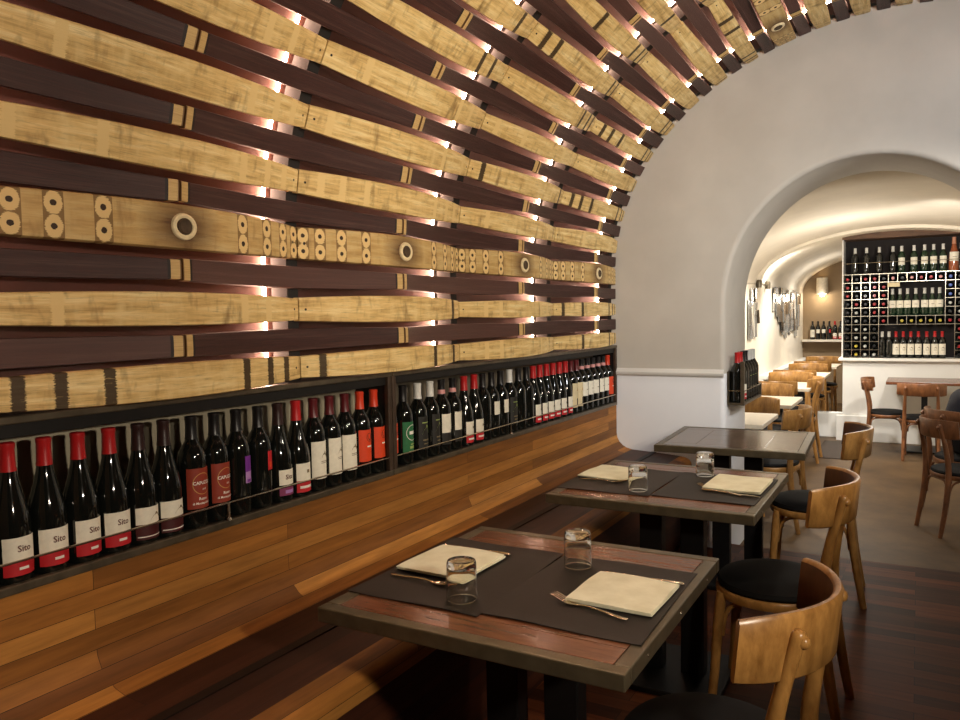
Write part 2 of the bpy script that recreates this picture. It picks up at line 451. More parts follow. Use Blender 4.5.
# ------------------------------------------------------------------ room shell
Y0 = -1.6
def build_shell():
    b = MB(); b.box2((-1.95, Y0, -0.25), (1.7, 4.75, 0)); struct(b.build('floor', M['floor'], smooth=False))
    b = MB(); b.box2((-1.80, 4.75, -0.35), (1.75, 13.9, ZF)); struct(b.build('floor_back_room', M['screed'], smooth=False))
    # left wall behind the fittings, and vault
    b = MB(); b.box2((-1.95, Y0, 0), (-1.83, 4.75, 1.215)); struct(b.build('wall_left', M['taupe'], smooth=False))
    off = 0.10
    prof = [(VC-VA-off, 1.19)]+[(VC-(VA+off)*math.cos(t), VZ+(VB+off)*math.sin(t)) for t in (i*PI/60 for i in range(61))]+[(VC+VA+off, 1.2), (VC+VA+off, 0)]
    o = strip_surface('ceiling', prof, Y0, YE+0.02, M['vault_back'])
    sm = o.modifiers.new('thick', 'SOLIDIFY'); sm.thickness = 0.02; sm.offset = 0
    struct(o)
    b = MB(); b.box2((-2.0, Y0-0.1, -0.1), (1.75, Y0, 3.3)); struct(b.build('wall_back', M['taupe'], smooth=False))
    # end wall with the arched opening, softly rounded arris
    OC, OZ, OA, OB = -0.25, 1.45, 0.735, 0.78
    def opening(e):
        pts = [(OC-OA-e, ZF-0.02), (OC-OA-e, 0.7), (OC-OA-e, 1.05)]
        pts += [(OC-(OA+e)*math.cos(t), OZ+(OB+e)*math.sin(t)) for t in (i*PI/36 for i in range(37))]
        pts += [(OC+OA+e, 1.05), (OC+OA+e, 0.7), (OC+OA+e, ZF-0.02)]
        return pts
    def outer():
        n = len(opening(0)); src = [(-1.98, ZF-0.02), (-1.98, 0.7), (-1.98, 1.05)]
        out = []
        for i in range(37):
            t = i*PI/36
            d = (-math.cos(t), math.sin(t)); k = 1e9
            if abs(d[0]) > 1e-6: k = min(k, 1.73/abs(d[0]))
            if d[1] > 1e-6: k = min(k, 1.95/d[1])
            out.append((-0.25+d[0]*k, OZ+d[1]*k))
        return src+out+[(1.48, 1.05), (1.48, 0.7), (1.48, ZF-0.02)]
    b = MB(); loops = []
    R = 0.032
    loops.append([(x, YE, z) for x, z in outer()])
    for k in range(0, 7):
        a = k/6*PI/2
        loops.append([(x, YE+R*(1-math.cos(a)), z) for x, z in opening(R*(1-math.sin(a)))])
    loops.append([(x, YI-0.03, z) for x, z in opening(0)])
    loops.append([(x, YI, z) for x, z in opening(0.02)])
    loops.append([(x, YI, z) for x, z in outer()])
    n = len(loops[0]); vs = [v for l in loops for v in l]; fs = []
    for i in range(len(loops)-1):
        for k in range(n-1): fs.append((i*n+k, i*n+k+1, (i+1)*n+k+1, (i+1)*n+k))
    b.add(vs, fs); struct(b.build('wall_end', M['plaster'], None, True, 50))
    # dado rail (left of the opening and right of it)
    prof = [(0, 0.0), (0.012, 0.002), (0.022, 0.012), (0.024, 0.024), (0.016, 0.030), (0.010, 0.040), (0, 0.046)]
    for i, (xa, xb) in enumerate(((-1.66, -0.99), (0.49, 1.48))):
        b = MB(); vs = []
        for x in (xa, xb): vs += [(x, YE-p, 1.024+z) for p, z in prof]
        m = len(prof)
        b.add(vs, [(k, k+1, m+k+1, m+k) for k in range(m-1)]+[tuple(range(m)), tuple(range(m, 2*m))])
        struct(b.build('trim_%d' % (i+1), M['white_paint'], None, True, 60))
    # back room walls and vault
    BC, BZ, BA, BB = -0.25, 1.72, 1.42, 0.60
    yb = 13.66
    prof = [(BC-BA*math.cos(t), BZ+BB*math.sin(t)) for t in (i*PI/48 for i in range(49))]
    o = strip_surface('ceiling_back_room', prof, YI-0.01, yb+0.05, M['cream'], 8)
    sm = o.modifiers.new('thick', 'SOLIDIFY'); sm.thickness = 0.02; sm.offset = 0
    struct(o)
    b = MB(); b.box2((-1.80, YI, ZF), (-1.66, yb+0.1, 1.74)); struct(b.build('wall_back_room_left', M['cream'], smooth=False))
    b = MB(); b.box2((1.17, YI, ZF), (1.30, yb+0.1, 1.74)); struct(b.build('wall_back_room_right', M['cream'], smooth=False))
    b = MB(); b.box2((-1.80, yb, ZF), (1.30, yb+0.12, 2.5)); struct(b.build('wall_far', M['taupe'], smooth=False))
    # rib in the vault above the rack line
    b = MB(); ring = []
    for i in range(49):
        t = i*PI/48
        for e, y in ((0.0, 9.45), (-0.045, 9.45), (-0.045, 9.72), (0.0, 9.72)):
            ring.append((BC-(BA+e)*math.cos(t), y, BZ+(BB+e)*math.sin(t)))
    fs = [(i*4+k, i*4+k+1, i*4+4+k+1, i*4+4+k) for i in range(48) for k in range(3)]
    b.add(ring, fs); struct(b.build('trim_3', M['cream'], None, True, 40))
    # ledge along the left wall of the back room
    b = MB(); b.box2((-1.66, 9.6, 0.60), (-1.55, yb, 0.65)); b.box2((-1.66, 9.6, ZF), (-1.60, yb, 0.60))
    struct(b.build('trim_4', M['white_paint'], None, False, bevel=0.008))
    # half wall that carries the rack, its ledge and plinth, and the low kerb wall left of it
    b = MB(); b.box2((-0.757, 9.76, ZF), (1.17, 10.05, 0.83)); struct(b.build('wall_half', M['white_paint'], smooth=False))
    b = MB(); b.box2((-0.80, 9.69, 0.83), (1.17, 10.08, 0.862)); struct(b.build('trim_5', M['white_paint'], None, False, bevel=0.006))
    b = MB(); b.box2((-0.82, 9.715, ZF), (1.17, 9.78, 0.20)); struct(b.build('trim_6', M['white_paint'], None, False, bevel=0.006))
    b = MB(); b.box2((-1.06, 9.93, ZF), (-0.757, 10.03, 0.205)); struct(b.build('wall_low', M['white_paint'], None, False, bevel=0.008))
build_shell()

# ------------------------------------------------------------------ barrel staves
PITCH_S = 0.945
LJ0 = 1.775-2*PITCH_S          # first pale joint
L_ROWS = [1.258, 1.4355, 1.637, 1.826]+[1.826+0.194*k for k in range(1, 13)]
def stave_mesh(name, mat, amp, w_end, w_mid, thick, length, bulge_out, y0=None, y1=None):
    """local: x across, y along, z toward the room"""
    b = MB(); n = 20; half = length/2
    ya = -half if y0 is None else y0; yb_ = half if y1 is None else y1
    sec = [(-0.5, 0.0), (-0.5, 0.75), (-0.47, 1.0), (-0.2, 1.03), (0.2, 1.03), (0.47, 1.0), (0.5, 0.75), (0.5, 0.0)]
    V = []; m = len(sec)
    for i in range(n+1):
        y = ya+(yb_-ya)*i/n; u = y/half; k = 1-u*u
        wd = w_end+(w_mid-w_end)*k; z0 = amp*k if bulge_out else amp*(1-k)
        V += [(sx*wd, y, z0+sz*thick) for sx, sz in sec]
    fs = []; uv = []
    for i in range(n):
        u0 = (ya+(yb_-ya)*i/n); u1 = (ya+(yb_-ya)*(i+1)/n)
        for k in range(m):
            k2 = (k+1) % m
            fs.append((i*m+k, i*m+k2, (i+1)*m+k2, (i+1)*m+k))
            va, vb = sec[k][0]+0.5, sec[k2][0]+0.5
            uv.append([(u0, va), (u0, vb), (u1, vb), (u1, va)])
    fs.append(tuple(range(m))); uv.append([(ya, q[0]+0.5) for q in sec])
    fs.append(tuple(n*m+k for k in range(m))); uv.append([(yb_, q[0]+0.5) for q in sec])
    b.add(V, fs, 0, uv)
    o = b.build(name, mat, None, True, 45)
    return o
def stave_matrix(s, y):
    P, T = vault_at(s)
    X = -T; Yv = Vector((0, 1, 0)); Z = X.cross(Yv)
    m = Matrix((X, Yv, Z)).transposed().to_4x4(); m.translation = P+Yv*y
    return m
protoL = stave_mesh('pale_barrel_stave', M['stave_light'], 0.068, 0.066, 0.084, 0.022, PITCH_S-0.006, True)
protoB = stave_mesh('bung_barrel_stave', M['stave_bung'], 0.068, 0.098, 0.110, 0.024, PITCH_S-0.006, True)
protoD = stave_mesh('dark_barrel_stave', M['stave_dark'], 0.060, 0.052, 0.063, 0.022, PITCH_S-0.006, False)
protoDh = stave_mesh('dark_barrel_stave', M['stave_dark'], 0.060, 0.052, 0.063, 0.022, PITCH_S-0.006, False, -(PITCH_S-0.006)/2, 0.0)
b = MB()
ringp = [(0.026*math.cos(2*PI*k/24), 0.030*math.sin(2*PI*k/24), 0) for k in range(24)]
b.tube(ringp, 0.0075, 8, closed=True); bung_ring = b.build('bung_ring', M['bung_ring'], protoB); bung_ring.location = (0, 0, 0.094)
b = MB(); b.lathe([(0.021, -0.01), (0.021, 0.006), (0.017, 0.010), (0.012, 0.007), (0, 0.008)], 18)
bung_plug = b.build('bung_plug', M['bung_plug'], bung_ring)
FROM_END = ['nearest the white end wall']+['%s from white end wall' % q for q in ('second', 'third', 'fourth', 'fifth', 'sixth')]
used = {}
def place_stave(proto, s, y, label, group, cat='barrel stave', wscale=1.0):
    if proto.name not in used: o = proto; used[proto.name] = 1
    else: o = copy_tree(proto)
    m = stave_matrix(s, y); o.matrix_world = m @ Matrix.Diagonal((wscale, 1, 1, 1))
    return tag(o, label, cat, group)
NR = len(L_ROWS)
rr = random.Random(3)
for k, s in enumerate(L_ROWS):
    P, T = vault_at(s)
    for j in range(5, -1, -1):
        y = LJ0+PITCH_S*(j-0.5)
        if y < -0.4: continue
        if not any(in_view((P.x+0.03, y+d, P.z), 140) for d in (-0.45, -0.2, 0, 0.2, 0.45)): continue
        fe = 5-j
        if fe < 0: continue
        yy = y
        bung = k in (2, 11)
        rowtxt = '%s pale row above shelf' % ORD[k]
        if bung:
            place_stave(protoB, s, yy, 'barrel stave with round bung, %s, %s' % (rowtxt, FROM_END[fe]), 'barrel staves with bung holes')
        else:
            place_stave(protoL, s, yy, 'pale oak barrel stave, %s, %s' % (rowtxt, FROM_END[fe]), 'pale barrel staves lining the wall and vault', wscale=rr.uniform(0.94, 1.12))
DJ0 = 1.3025-PITCH_S
for k in range(NR-1):
    s = (L_ROWS[k]+L_ROWS[k+1])/2
    if k == 0: s = 1.343
    if k == 1: s = 1.533
    P, T = vault_at(s)
    for j in range(0, 5):
        y = DJ0+PITCH_S*(j+0.5)
        if not any(in_view((P.x+0.03, y+d, P.z), 140) for d in (-0.45, -0.2, 0, 0.2, 0.45)): continue
        fe = 4-j
        place_stave(protoDh if fe == 0 else protoD, s, y,
                    'dark wine-stained barrel stave, %s dark row above shelf, %s' % (ORD[k], FROM_END[fe]),
                    'dark barrel staves lining the wall and vault', wscale=rr.uniform(0.92, 1.08))
# arched battens and LED strips behind the pale joints
s_top = L_ROWS[-1]+0.12
def arch_path(dz, n=60, s0=1.215):
    out = []
    for i in range(n+1):
        P, T = vault_at(s0+(s_top-s0)*i/n); Nn = Vector((T.z, 0, -T.x))   # toward the room
        out.append((P+Nn*dz, T, Nn))
    return out
for j in range(1, 6):
    yj = LJ0+PITCH_S*j-0.0
    if yj > 4.7: continue
    at_end = yj > 4.55
    yc = min(yj+0.012, YE-0.03)
    b = MB(); V = []
    ap = arch_path(0)
    for P, T, Nn in ap:
        for dy, dz in ((-0.030, -0.006), (0.018, -0.006), (0.018, -0.07), (-0.030, -0.07)):
            V.append(P+Nn*dz+Vector((0, yc+dy, 0)))
    b.add(V, [(i*4+k, i*4+(k+1) % 4, i*4+4+(k+1) % 4, i*4+4+k) for i in range(len(ap)-1) for k in range(4)])
    which = FROM_END[5-j]
    tag(b.build('arched_batten', M['batten'], None, True, 40), 'black arched batten holding the barrel stave ends, %s' % which, 'batten', 'arched battens behind the staves')
    b = MB(); b.tube([P+Nn*-0.082+Vector((0, yj-0.036, 0)) for P, T, Nn in ap], 0.005, 8)
    tag(b.build('light_strip', M['led'], None), 'glowing warm light strip behind the barrel staves, %s' % which, 'light strip', 'light strips behind the staves')

# ------------------------------------------------------------------ banquette
def build_bench():
    root = empty('banquette', (0, 0, 0), 0, 'built-in wooden plank banquette running along the wall under the bottle shelf', 'bench')
    y0, y1 = -1.2, YE-0.004
    back = [(XW, 0.836), (XW, 0.66)]+[(x, z) for x, z in ((-1.646, 0.632), (-1.632, 0.604), (-1.612, 0.584), (-1.585, 0.569), (-1.55, 0.560))]
    seat = [(-1.55, 0.560), (-1.45, 0.554), (-1.35, 0.548), (-1.25, 0.540)]
    nose = [(-1.25, 0.540), (-1.215, 0.534), (-1.195, 0.524), (-1.183, 0.508), (-1.178, 0.488), (-1.180, 0.462)]
    front = [(-1.180, 0.462), (-1.20, 0.455), (-1.21, 0.1), (-1.24, 0.1), (-1.24, 0.0)]
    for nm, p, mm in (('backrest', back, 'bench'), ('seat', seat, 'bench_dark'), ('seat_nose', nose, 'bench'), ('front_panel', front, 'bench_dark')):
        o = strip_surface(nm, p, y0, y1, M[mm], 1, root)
    m = MB(); m.box2((-1.425, y0, 0.549), (-1.395, y1, 0.5545)); m.build('seat_highlight', M['bench'], root, False)  # pale strip added to stand in for the lit line on the seat
    # closed end so that the profile is solid where it meets the white wall
    b = MB(); pts = back+seat[1:]+nose[1:]+front[1:]+[(-1.80, 0.0), (-1.80, 0.836)]
    b.add([(x, y0, z) for x, z in pts], [tuple(range(len(pts)))])
    b.build('end_panel', M['bench'], root, False)
build_bench()

# ------------------------------------------------------------------ wall bottle shelf (two steel units)
ZS0, ZS1 = 0.836, 1.212
def build_shelf(ya, yb, label):
    r = empty('bottle_shelf', ((XW-0.09), (ya+yb)/2, ZS0), 0, label, 'shelf', 'steel bottle shelves on the wall')
    cx, cy, cz = r.location
    def bx(m, a, b_): m.box2([p-q for p, q in zip(a, r.location)], [p-q for p, q in zip(b_, r.location)])
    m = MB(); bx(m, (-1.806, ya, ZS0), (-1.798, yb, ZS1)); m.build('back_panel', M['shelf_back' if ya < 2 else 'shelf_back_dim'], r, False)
    m = MB(); bx(m, (-1.80, ya, ZS0), (XW+0.002, yb, ZS0+0.018)); m.build('base_plate', M['shelf_dark'], r, False)
    m = MB(); bx(m, (-1.80, ya, ZS1-0.012), (XW-0.012, yb, ZS1)); m.build('top_plate', M['shelf_dark'], r, False)
    m = MB(); bx(m, (XW-0.012, ya, ZS0), (XW+0.006, yb, ZS0+0.020)); m.build('bottom_rail', M['steel'], r, False, bevel=0.003)
    m = MB(); bx(m, (XW-0.012, ya, ZS1-0.017), (XW+0.008, yb, ZS1)); m.build('top_rail', M['steel'], r, False, bevel=0.003)
    m = MB(); bx(m, (XW-0.012, ya+0.022, ZS1-0.046), (XW-0.006, yb-0.022, ZS1-0.017)); m.build('shade_strip', M['shelf_dark'], r, False)  # dark strip in place of the shade under the top rail
    for y in (ya, yb-0.022):
        m = MB(); bx(m, (XW-0.012, y, ZS0+0.020), (XW+0.006, y+0.022, ZS1-0.017)); m.build('upright', M['steel_brown'], r, False, bevel=0.003)
        m = MB(); bx(m, (-1.80, y+0.007, ZS0+0.018), (XW-0.012, y+0.015, ZS1-0.012)); m.build('side_plate', M['shelf_dark'], r, False)
    m = MB(); m.tube([(XW-cx+0.001, ya-cy, 0.903-cz), (XW-cx+0.001, yb-cy, 0.903-cz)], 0.003, 8); m.build('guard_wire', M['bright_steel'], r)
    ym = 3.17 if ya > 2 else 1.475
    m = MB(); m.tube([(XW-cx+0.002, ym-cy, 0.905-cz), (XW-cx+0.002, ym-cy, 0.853-cz)], 0.004, 8)
    m.lathe([(0, 0), (0.010, 0), (0.006, 0.008), (0, 0.010)], 10, 0, None, (XW-cx+0.001, ym-cy, 0.8555-cz))
    m.build('wire_post', M['bright_steel'], r)
build_shelf(-0.2, 2.238, 'long steel wine shelf on the wall, the unit nearest the camera')
build_shelf(2.242, YE-0.003, 'long steel wine shelf on the wall, the unit meeting the white end wall')

# ------------------------------------------------------------------ bottles
BORD = [(0, 0.004), (0.02, 0.0), (0.034, 0.001), (0.0368, 0.006), (0.0372, 0.06), (0.0372, 0.175), (0.0362, 0.190), (0.032, 0.205), (0.024, 0.219),
        (0.0175, 0.230), (0.0150, 0.242), (0.0142, 0.262), (0.0140, 0.285), (0.0150, 0.288), (0.0150, 0.295), (0.013, 0.297), (0, 0.297)]
BURG = [(0, 0.004), (0.022, 0.0), (0.037, 0.001), (0.0395, 0.007), (0.0398, 0.05), (0.0398, 0.118), (0.0385, 0.136), (0.0345, 0.158), (0.0285, 0.180),
        (0.0225, 0.203), (0.0178, 0.225), (0.0155, 0.246), (0.0146, 0.268), (0.0144, 0.285), (0.0155, 0.288), (0.0155, 0.296), (0.013, 0.298), (0, 0.298)]
def patch(b, r, z0, z1, a0, a1, mi, n=14, wav=0):
    V = []; fs = []
    for i in range(n+1):
        a = math.radians(a0+(a1-a0)*i/n)
        V += [(r*math.cos(a), r*math.sin(a), z0), (r*math.cos(a), r*math.sin(a), z1)]
    b.add(V, [(2*i, 2*i+2, 2*i+3, 2*i+1) for i in range(n)], mi)
def wrap_text(b, txt, size, r, zc, a_c, mi):
    vs, fs = text_mesh(txt, size)
    ac = math.radians(a_c)
    b.add([(r*math.cos(ac+v.x/r), r*math.sin(ac+v.x/r), zc+v.y) for v in vs], fs, mi)
def wrap_ring(b, r, zc, a_c, rad, wd, mi, n=28):
    V = []; ac = math.radians(a_c)
    for i in range(n):
        for q in (rad-wd, rad):
            x = q*math.cos(2*PI*i/n); z = q*math.sin(2*PI*i/n)
            V.append((r*math.cos(ac+x/r), r*math.sin(ac+x/r), zc+z))
    b.add(V, [(2*i, (2*i+2) % (2*n), (2*i+3) % (2*n), 2*i+1) for i in range(n)], mi)
def wrap_poly(b, r, zc, a_c, pts, mi):
    ac = math.radians(a_c)
    b.add([(r*math.cos(ac+x/r), r*math.sin(ac+x/r), zc+z) for x, z in pts], [tuple(range(len(pts)))], mi)
CASTLE = [(-0.014, -0.008), (0.014, -0.008), (0.014, 0.002), (0.011, 0.006), (0.009, 0.002), (0.006, 0.003), (0.005, 0.010), (0.002, 0.013), (0.0, 0.009),
          (-0.003, 0.004), (-0.006, 0.006), (-0.008, 0.001), (-0.012, -0.001)]
HILL = [(-0.018, -0.008), (0.02, -0.008), (0.018, -0.002), (0.010, 0.004), (0.006, 0.009), (0.001, 0.010), (-0.003, 0.004), (-0.010, 0.001)]
def label_fn(kind, r):
    """returns mesh builder and materials for a label"""
    b = MB(); e = 0.0004; mats = []
    def mi(k):
        if M[k] not in mats: mats.append(M[k])
        return mats.index(M[k])
    P = lambda z0, z1, a0, a1, k, lv=0: patch(b, r+e+lv*0.0003, z0, z1, a0, a1, mi(k))
    T = lambda t, sz, z, a, k: wrap_text(b, t, sz, r+e+0.0006, z, a, mi(k))
    if kind == 'sito':
        P(0.046, 0.098, -52, 60, 'paper_white'); P(0.016, 0.046, -52, 60, 'paper_red'); T('Sito', 0.0195, 0.073, 10, 'ink_brown')
        P(0.028, 0.034, -8, 22, 'ink_white', 1)
    elif kind == 'sito_plum':
        P(0.052, 0.098, -40, 52, 'paper_white'); P(0.020, 0.046, -40, 52, 'paper_plum'); T('Sito', 0.020, 0.075, 10, 'ink_brown'); P(0.026, 0.036, -14, 36, 'paper_lilac', 1)
    elif kind == 'hill':
        P(0.050, 0.092, -55, 62, 'paper_white'); P(0.012, 0.050, -55, 62, 'paper_darkred'); wrap_poly(b, r+e+0.0006, 0.067, 20, HILL, mi('ink_grey'))
        P(0.018, 0.0205, -50, 58, 'ink_white', 1)
    elif kind == 'capuzzo':
        P(0.052, 0.160, -58, 62, 'paper_rust'); wrap_ring(b, r+e+0.0006, 0.118, 8, 0.029, 0.0018, mi('ink_gold'))
        T('CAPUZZO', 0.0125, 0.120, 10, 'ink_white'); T('2012', 0.006, 0.103, 14, 'ink_white'); T('Rosso', 0.0105, 0.078, 8, 'ink_white'); T('di Montepulciano', 0.0085, 0.066, 8, 'ink_white')
    elif kind == 'purple':
        P(0.120, 0.165, 0, 42, 'paper_purple'); P(0.088, 0.120, 0, 42, 'paper_lilac'); P(0.0905, 0.098, 8, 34, 'paper_purple', 1)
    elif kind == 'redtag':
        P(0.110, 0.165, 0, 40, 'paper_red'); P(0.118, 0.134, 8, 30, 'paper_orange', 1)
    elif kind == 'castle':
        P(0.040, 0.160, -60, 62, 'paper_white'); wrap_poly(b, r+e+0.0006, 0.115, 12, CASTLE, mi('ink_grey'))
        for z in (0.094, 0.089): P(z, z+0.002, -12, 40, 'ink_grey', 1)
    elif kind == 'orange':
        P(0.055, 0.165, -55, 62, 'paper_orange'); wrap_poly(b, r+e+0.0006, 0.138, 10, [(-0.010, 0.008), (-0.010, -0.002), (0, -0.012), (0.010, -0.002), (0.010, 0.008)], mi('ink_dark'))
        wrap_ring(b, r+e+0.0006, 0.138, 10, 0.015, 0.0016, mi('ink_dark')); P(0.104, 0.109, -8, 28, 'ink_white', 1)
    elif kind == 'green':
        P(0.046, 0.160, -60, 62, 'paper_green'); wrap_ring(b, r+e+0.0006, 0.118, 6, 0.030, 0.002, mi('ink_white')); P(0.112, 0.124, -18, 40, 'ink_white', 1)
        P(0.058, 0.068, -16, 34, 'paper_olive', 1); P(0.072, 0.077, -10, 28, 'paper_olive', 1)
    elif kind == 'olive':
        P(0.040, 0.168, -52, 56, 'paper_dark'); wrap_poly(b, r+e+0.0006, 0.115, 4, [(x*1.3, z*2.0) for x, z in HILL], mi('paper_olive'))
        P(0.142, 0.146, -28, 40, 'paper_olive', 1); P(0.074, 0.079, -24, 36, 'ink_grey', 1); P(0.060, 0.064, -18, 30, 'ink_grey', 1)
    elif kind == 'white_dark':
        P(0.082, 0.158, -50, 56, 'paper_white'); P(0.034, 0.082, -50, 56, 'paper_dark'); wrap_poly(b, r+e+0.0006, 0.088, 28, [(-0.007, -0.006), (0.007, -0.006), (0.007, 0.006), (-0.007, 0.006)], mi('ink_dark'))
    elif kind == 'white_red':
        P(0.050, 0.104, -45, 50, 'paper_white'); P(0.014, 0.050, -45, 50, 'paper_red'); wrap_poly(b, r+e+0.0006, 0.078, 14, [(-0.006, -0.005), (0.006, -0.005), (0.006, 0.005), (-0.006, 0.005)], mi('ink_grey'))
        P(0.026, 0.034, -30, 40, 'ink_white', 1)
    elif kind == 'square':
        P(0.105, 0.165, -38, 46, 'paper_white')
    elif kind == 'beige':
        P(0.035, 0.170, -52, 56, 'paper_beige'); P(0.050, 0.085, -6, 40, 'ink_dark', 1); wrap_poly(b, r+e+0.0006, 0.125, 6, [(x*1.2, z*1.6) for x, z in CASTLE], mi('ink_gold'))
    elif kind == 'plain':
        P(0.085, 0.165, -56, 60, 'paper_white')
        P(0.120, 0.124, -16, 30, 'ink_grey', 1)
    return b, mats
proto_b = {}
def bottle(shape, foil, lab, loc, label, group, rz=0, cat='wine bottle', glass='bottle', band=None, sc=1.0):
    key = (shape, foil, lab, glass, band)
    if key not in proto_b:
        prof = BURG if shape == 'burg' else BORD
        r = empty('wine_bottle', loc)
        b = MB(); b.lathe(prof, 24); b.build('glass', M[glass], r)
        zc = 0.236 if foil != 'foil_brown' else 0.232
        nk = [(q[0]+0.0007, q[1]) for q in prof if q[1] > zc and q[0] > 0]
        # radius at foil start
        for p, q in zip(prof, prof[1:]):
            if p[1] <= zc < q[1]: r0 = p[0]+(q[0]-p[0])*(zc-p[1])/(q[1]-p[1]); break
        cp = [(r0+0.0007, zc)]+nk+[(0, prof[-1][1]+0.0008)]
        b = MB(); b.lathe(cp, 20); b.build('foil_cap', M[foil], r)
        if band:
            b = MB(); b.lathe([(0.0164, 0.2375), (0.0158, 0.256)], 20); b.build('foil_band', M[band], r)
        if lab:
            b, mats = label_fn(lab, 0.0398 if shape == 'burg' else 0.0372)
            b.build('label', mats, r, True, fix=False)
        proto_b[key] = r; o = r
    else: o = copy_tree(proto_b[key])
    o.location = loc; o.rotation_euler = (0, 0, rz); o.scale = (sc, sc, sc)
    return tag(o, label, cat, group)
ZB = ZS0+0.0185
SEQ = [('burg', 'foil_red', 'sito', 4, 'red-capped bottle with white and red label near the camera'),
       ('burg', 'foil_brown', 'hill', 2, 'dark-capped bottle with white landscape label over dark red'),
       ('bord', 'foil_black', 'capuzzo', 2, 'bottle with large rust-brown label and gold ring'),
       ('bord', 'foil_black', 'purple', 1, 'dark bottle with a narrow purple label'),
       ('bord', 'foil_black', 'redtag', 1, 'dark bottle with a narrow red label'),
       ('burg', 'foil_brown', 'sito_plum', 1, 'brown-capped bottle with white and plum label'),
       ('burg', 'foil_red', 'white_red', 1, 'single red-capped bottle left of the three maroon-capped bottles'),
       ('bord', 'foil_maroon', 'castle', 3, 'maroon-capped bottle with tall white label and small castle'),
       ('bord', 'foil_orange', 'orange', 2, 'orange-capped bottle with orange crested label'),
       ('bord', 'foil_maroon', 'orange', 1, 'maroon-capped bottle with orange label beside the middle upright of the shelf'),
       ('bord', 'foil_black', 'green', 1, 'black-capped bottle with green round-emblem label'),
       ('bord', 'foil_white', 'olive', 2, 'white-capped bottle with dark label and olive drawing'),
       ('bord', 'foil_black', 'white_dark', 2, 'black-capped bottle with pink neck band and white label'),
       ('burg', 'foil_red', 'white_red', 2, 'red-capped bottle of the pair in the far shelf unit'),
       ('bord', 'foil_black', None, 1, 'plain dark bottle right of the red-capped pair'),
       ('bord', 'foil_black', 'square', 2, 'dark bottle with small square white label'),
       ('bord', 'foil_white', 'olive', 1, 'single white-capped bottle with dark label between dark bottles'),
       ('bord', 'foil_black', None, 2, 'plain dark bottle left of the row of six red caps'),
       ('burg', 'foil_red', 'white_red', 6, 'red-capped bottle in the row of six'),
       ('bord', 'foil_maroon', 'beige', 2, 'maroon-capped bottle with beige label right of the six red caps'),
       ('bord', 'foil_black', 'plain', 5, 'pink-banded dark bottle with white label near the end wall'),
       ('bord', 'foil_orange', 'orange', 1, 'orange-capped bottle with orange label last at the end wall')]
YS = [0.931, 1.012, 1.093, 1.173, 1.254, 1.33, 1.418, 1.497, 1.577, 1.662, 1.744, 1.824, 1.905, 1.984, 2.064, 2.146, 2.227, 2.312, 2.403, 2.51, 2.599, 2.685, 2.772,
      2.867, 2.955, 3.033, 3.116, 3.204, 3.296, 3.392, 3.481, 3.560, 3.640, 3.724, 3.807, 3.892, 3.975, 4.056, 4.136, 4.215, 4.304, 4.393, 4.482, 4.567, 4.648]
XB = -1.692
i = 0
for shape, foil, lab, n, txt in SEQ:
    for k in range(n):
        y = YS[i]*(-XB/1.72)
        if i == 17: y -= 0.004
        if i == 18: y += 0.006
        lbl = txt+(', %s from the left' % ORD[k] if n > 1 else '')
        band = 'foil_pink' if lab in ('white_dark', 'plain') else None
        bottle(shape, foil, lab, (XB, y, ZB), lbl, 'wine bottles along the wall shelf', math.radians(random.uniform(-7, 7)), band=band)
        i += 1

# ------------------------------------------------------------------ tables
def table_mesh_parts(r, w, d, h, wood_mat, slab=0.034):
    """w along x, d along y; origin at floor centre"""
    e = 0.034
    m = MB()
    m.box2((-w/2, -d/2, h-slab), (w/2, -d/2+e, h)); m.box2((-w/2, d/2-e, h-slab), (w/2, d/2, h))
    m.box2((-w/2, -d/2+e, h-slab), (-w/2+e, d/2-e, h)); m.box2((w/2-e, -d/2+e, h-slab), (w/2, d/2-e, h))
    m.build('edge_frame', M['edge_steel'], r, False, bevel=0.003)
    m = MB(); m.box2((-w/2+e, -d/2+e, h-slab+0.004), (w/2-e, d/2-e, h-0.006)); m.build('core_panel', M['shelf_dark'], r, False)
    # border boards and field boards, thin gaps between them
    m = MB(); g = 0.0016; bw = 0.075; x0, x1, y0, y1 = -w/2+e+g, w/2-e-g, -d/2+e+g, d/2-e-g
    def brd(a, b_): m.box2((a[0], a[1], h-0.006), (b_[0], b_[1], h-0.0012))
    brd((x0, y0), (x1, y0+bw)); brd((x0, y1-bw), (x1, y1))
    brd((x0, y0+bw+g), (x0+0.15, y1-bw-g)); brd((x1-0.15, y0+bw+g), (x1, y1-bw-g))
    n = 3; ya = y0+bw+g; L = (y1-bw-g)-ya
    for k in range(n): brd((x0+0.15+g, ya+L*k/n), (x1-0.15-g, ya+L*(k+1)/n-g))
    m.build('board_panel', wood_mat, r, False, bevel=0.0008)
    m = MB()
    for sx in (-1, 1):
        for y in (-d*0.32, 0, d*0.32):
            m.lathe([(0.0035, 0), (0.003, 0.0012), (0, 0.0016)], 10, 0, Matrix.Rotation(sx*PI/2, 4, 'Y'), (sx*(w/2), y, h-slab/2))
    m.build('edge_screw', M['bright_steel'], r)
    for x in (-0.080, 0.080):
        m = MB(); m.box2((x-0.044, -0.03, 0.022), (x+0.044, 0.03, h-slab-0.02)); m.build('post', M['black_steel'], r, False, bevel=0.003)
    m = MB(); m.box2((-0.21, -0.21, 0.0), (0.21, 0.21, 0.022)); m.build('base_plate', M['black_steel'], r, False, bevel=0.004)
    m = MB(); m.box2((-0.24, -0.04, h-slab-0.02), (0.24, 0.04, h-slab)); m.box2((-0.04, -0.24, h-slab-0.019), (0.04, 0.24, h-slab)); m.build('top_bracket', M['black_steel'], r, False)
TAB = []
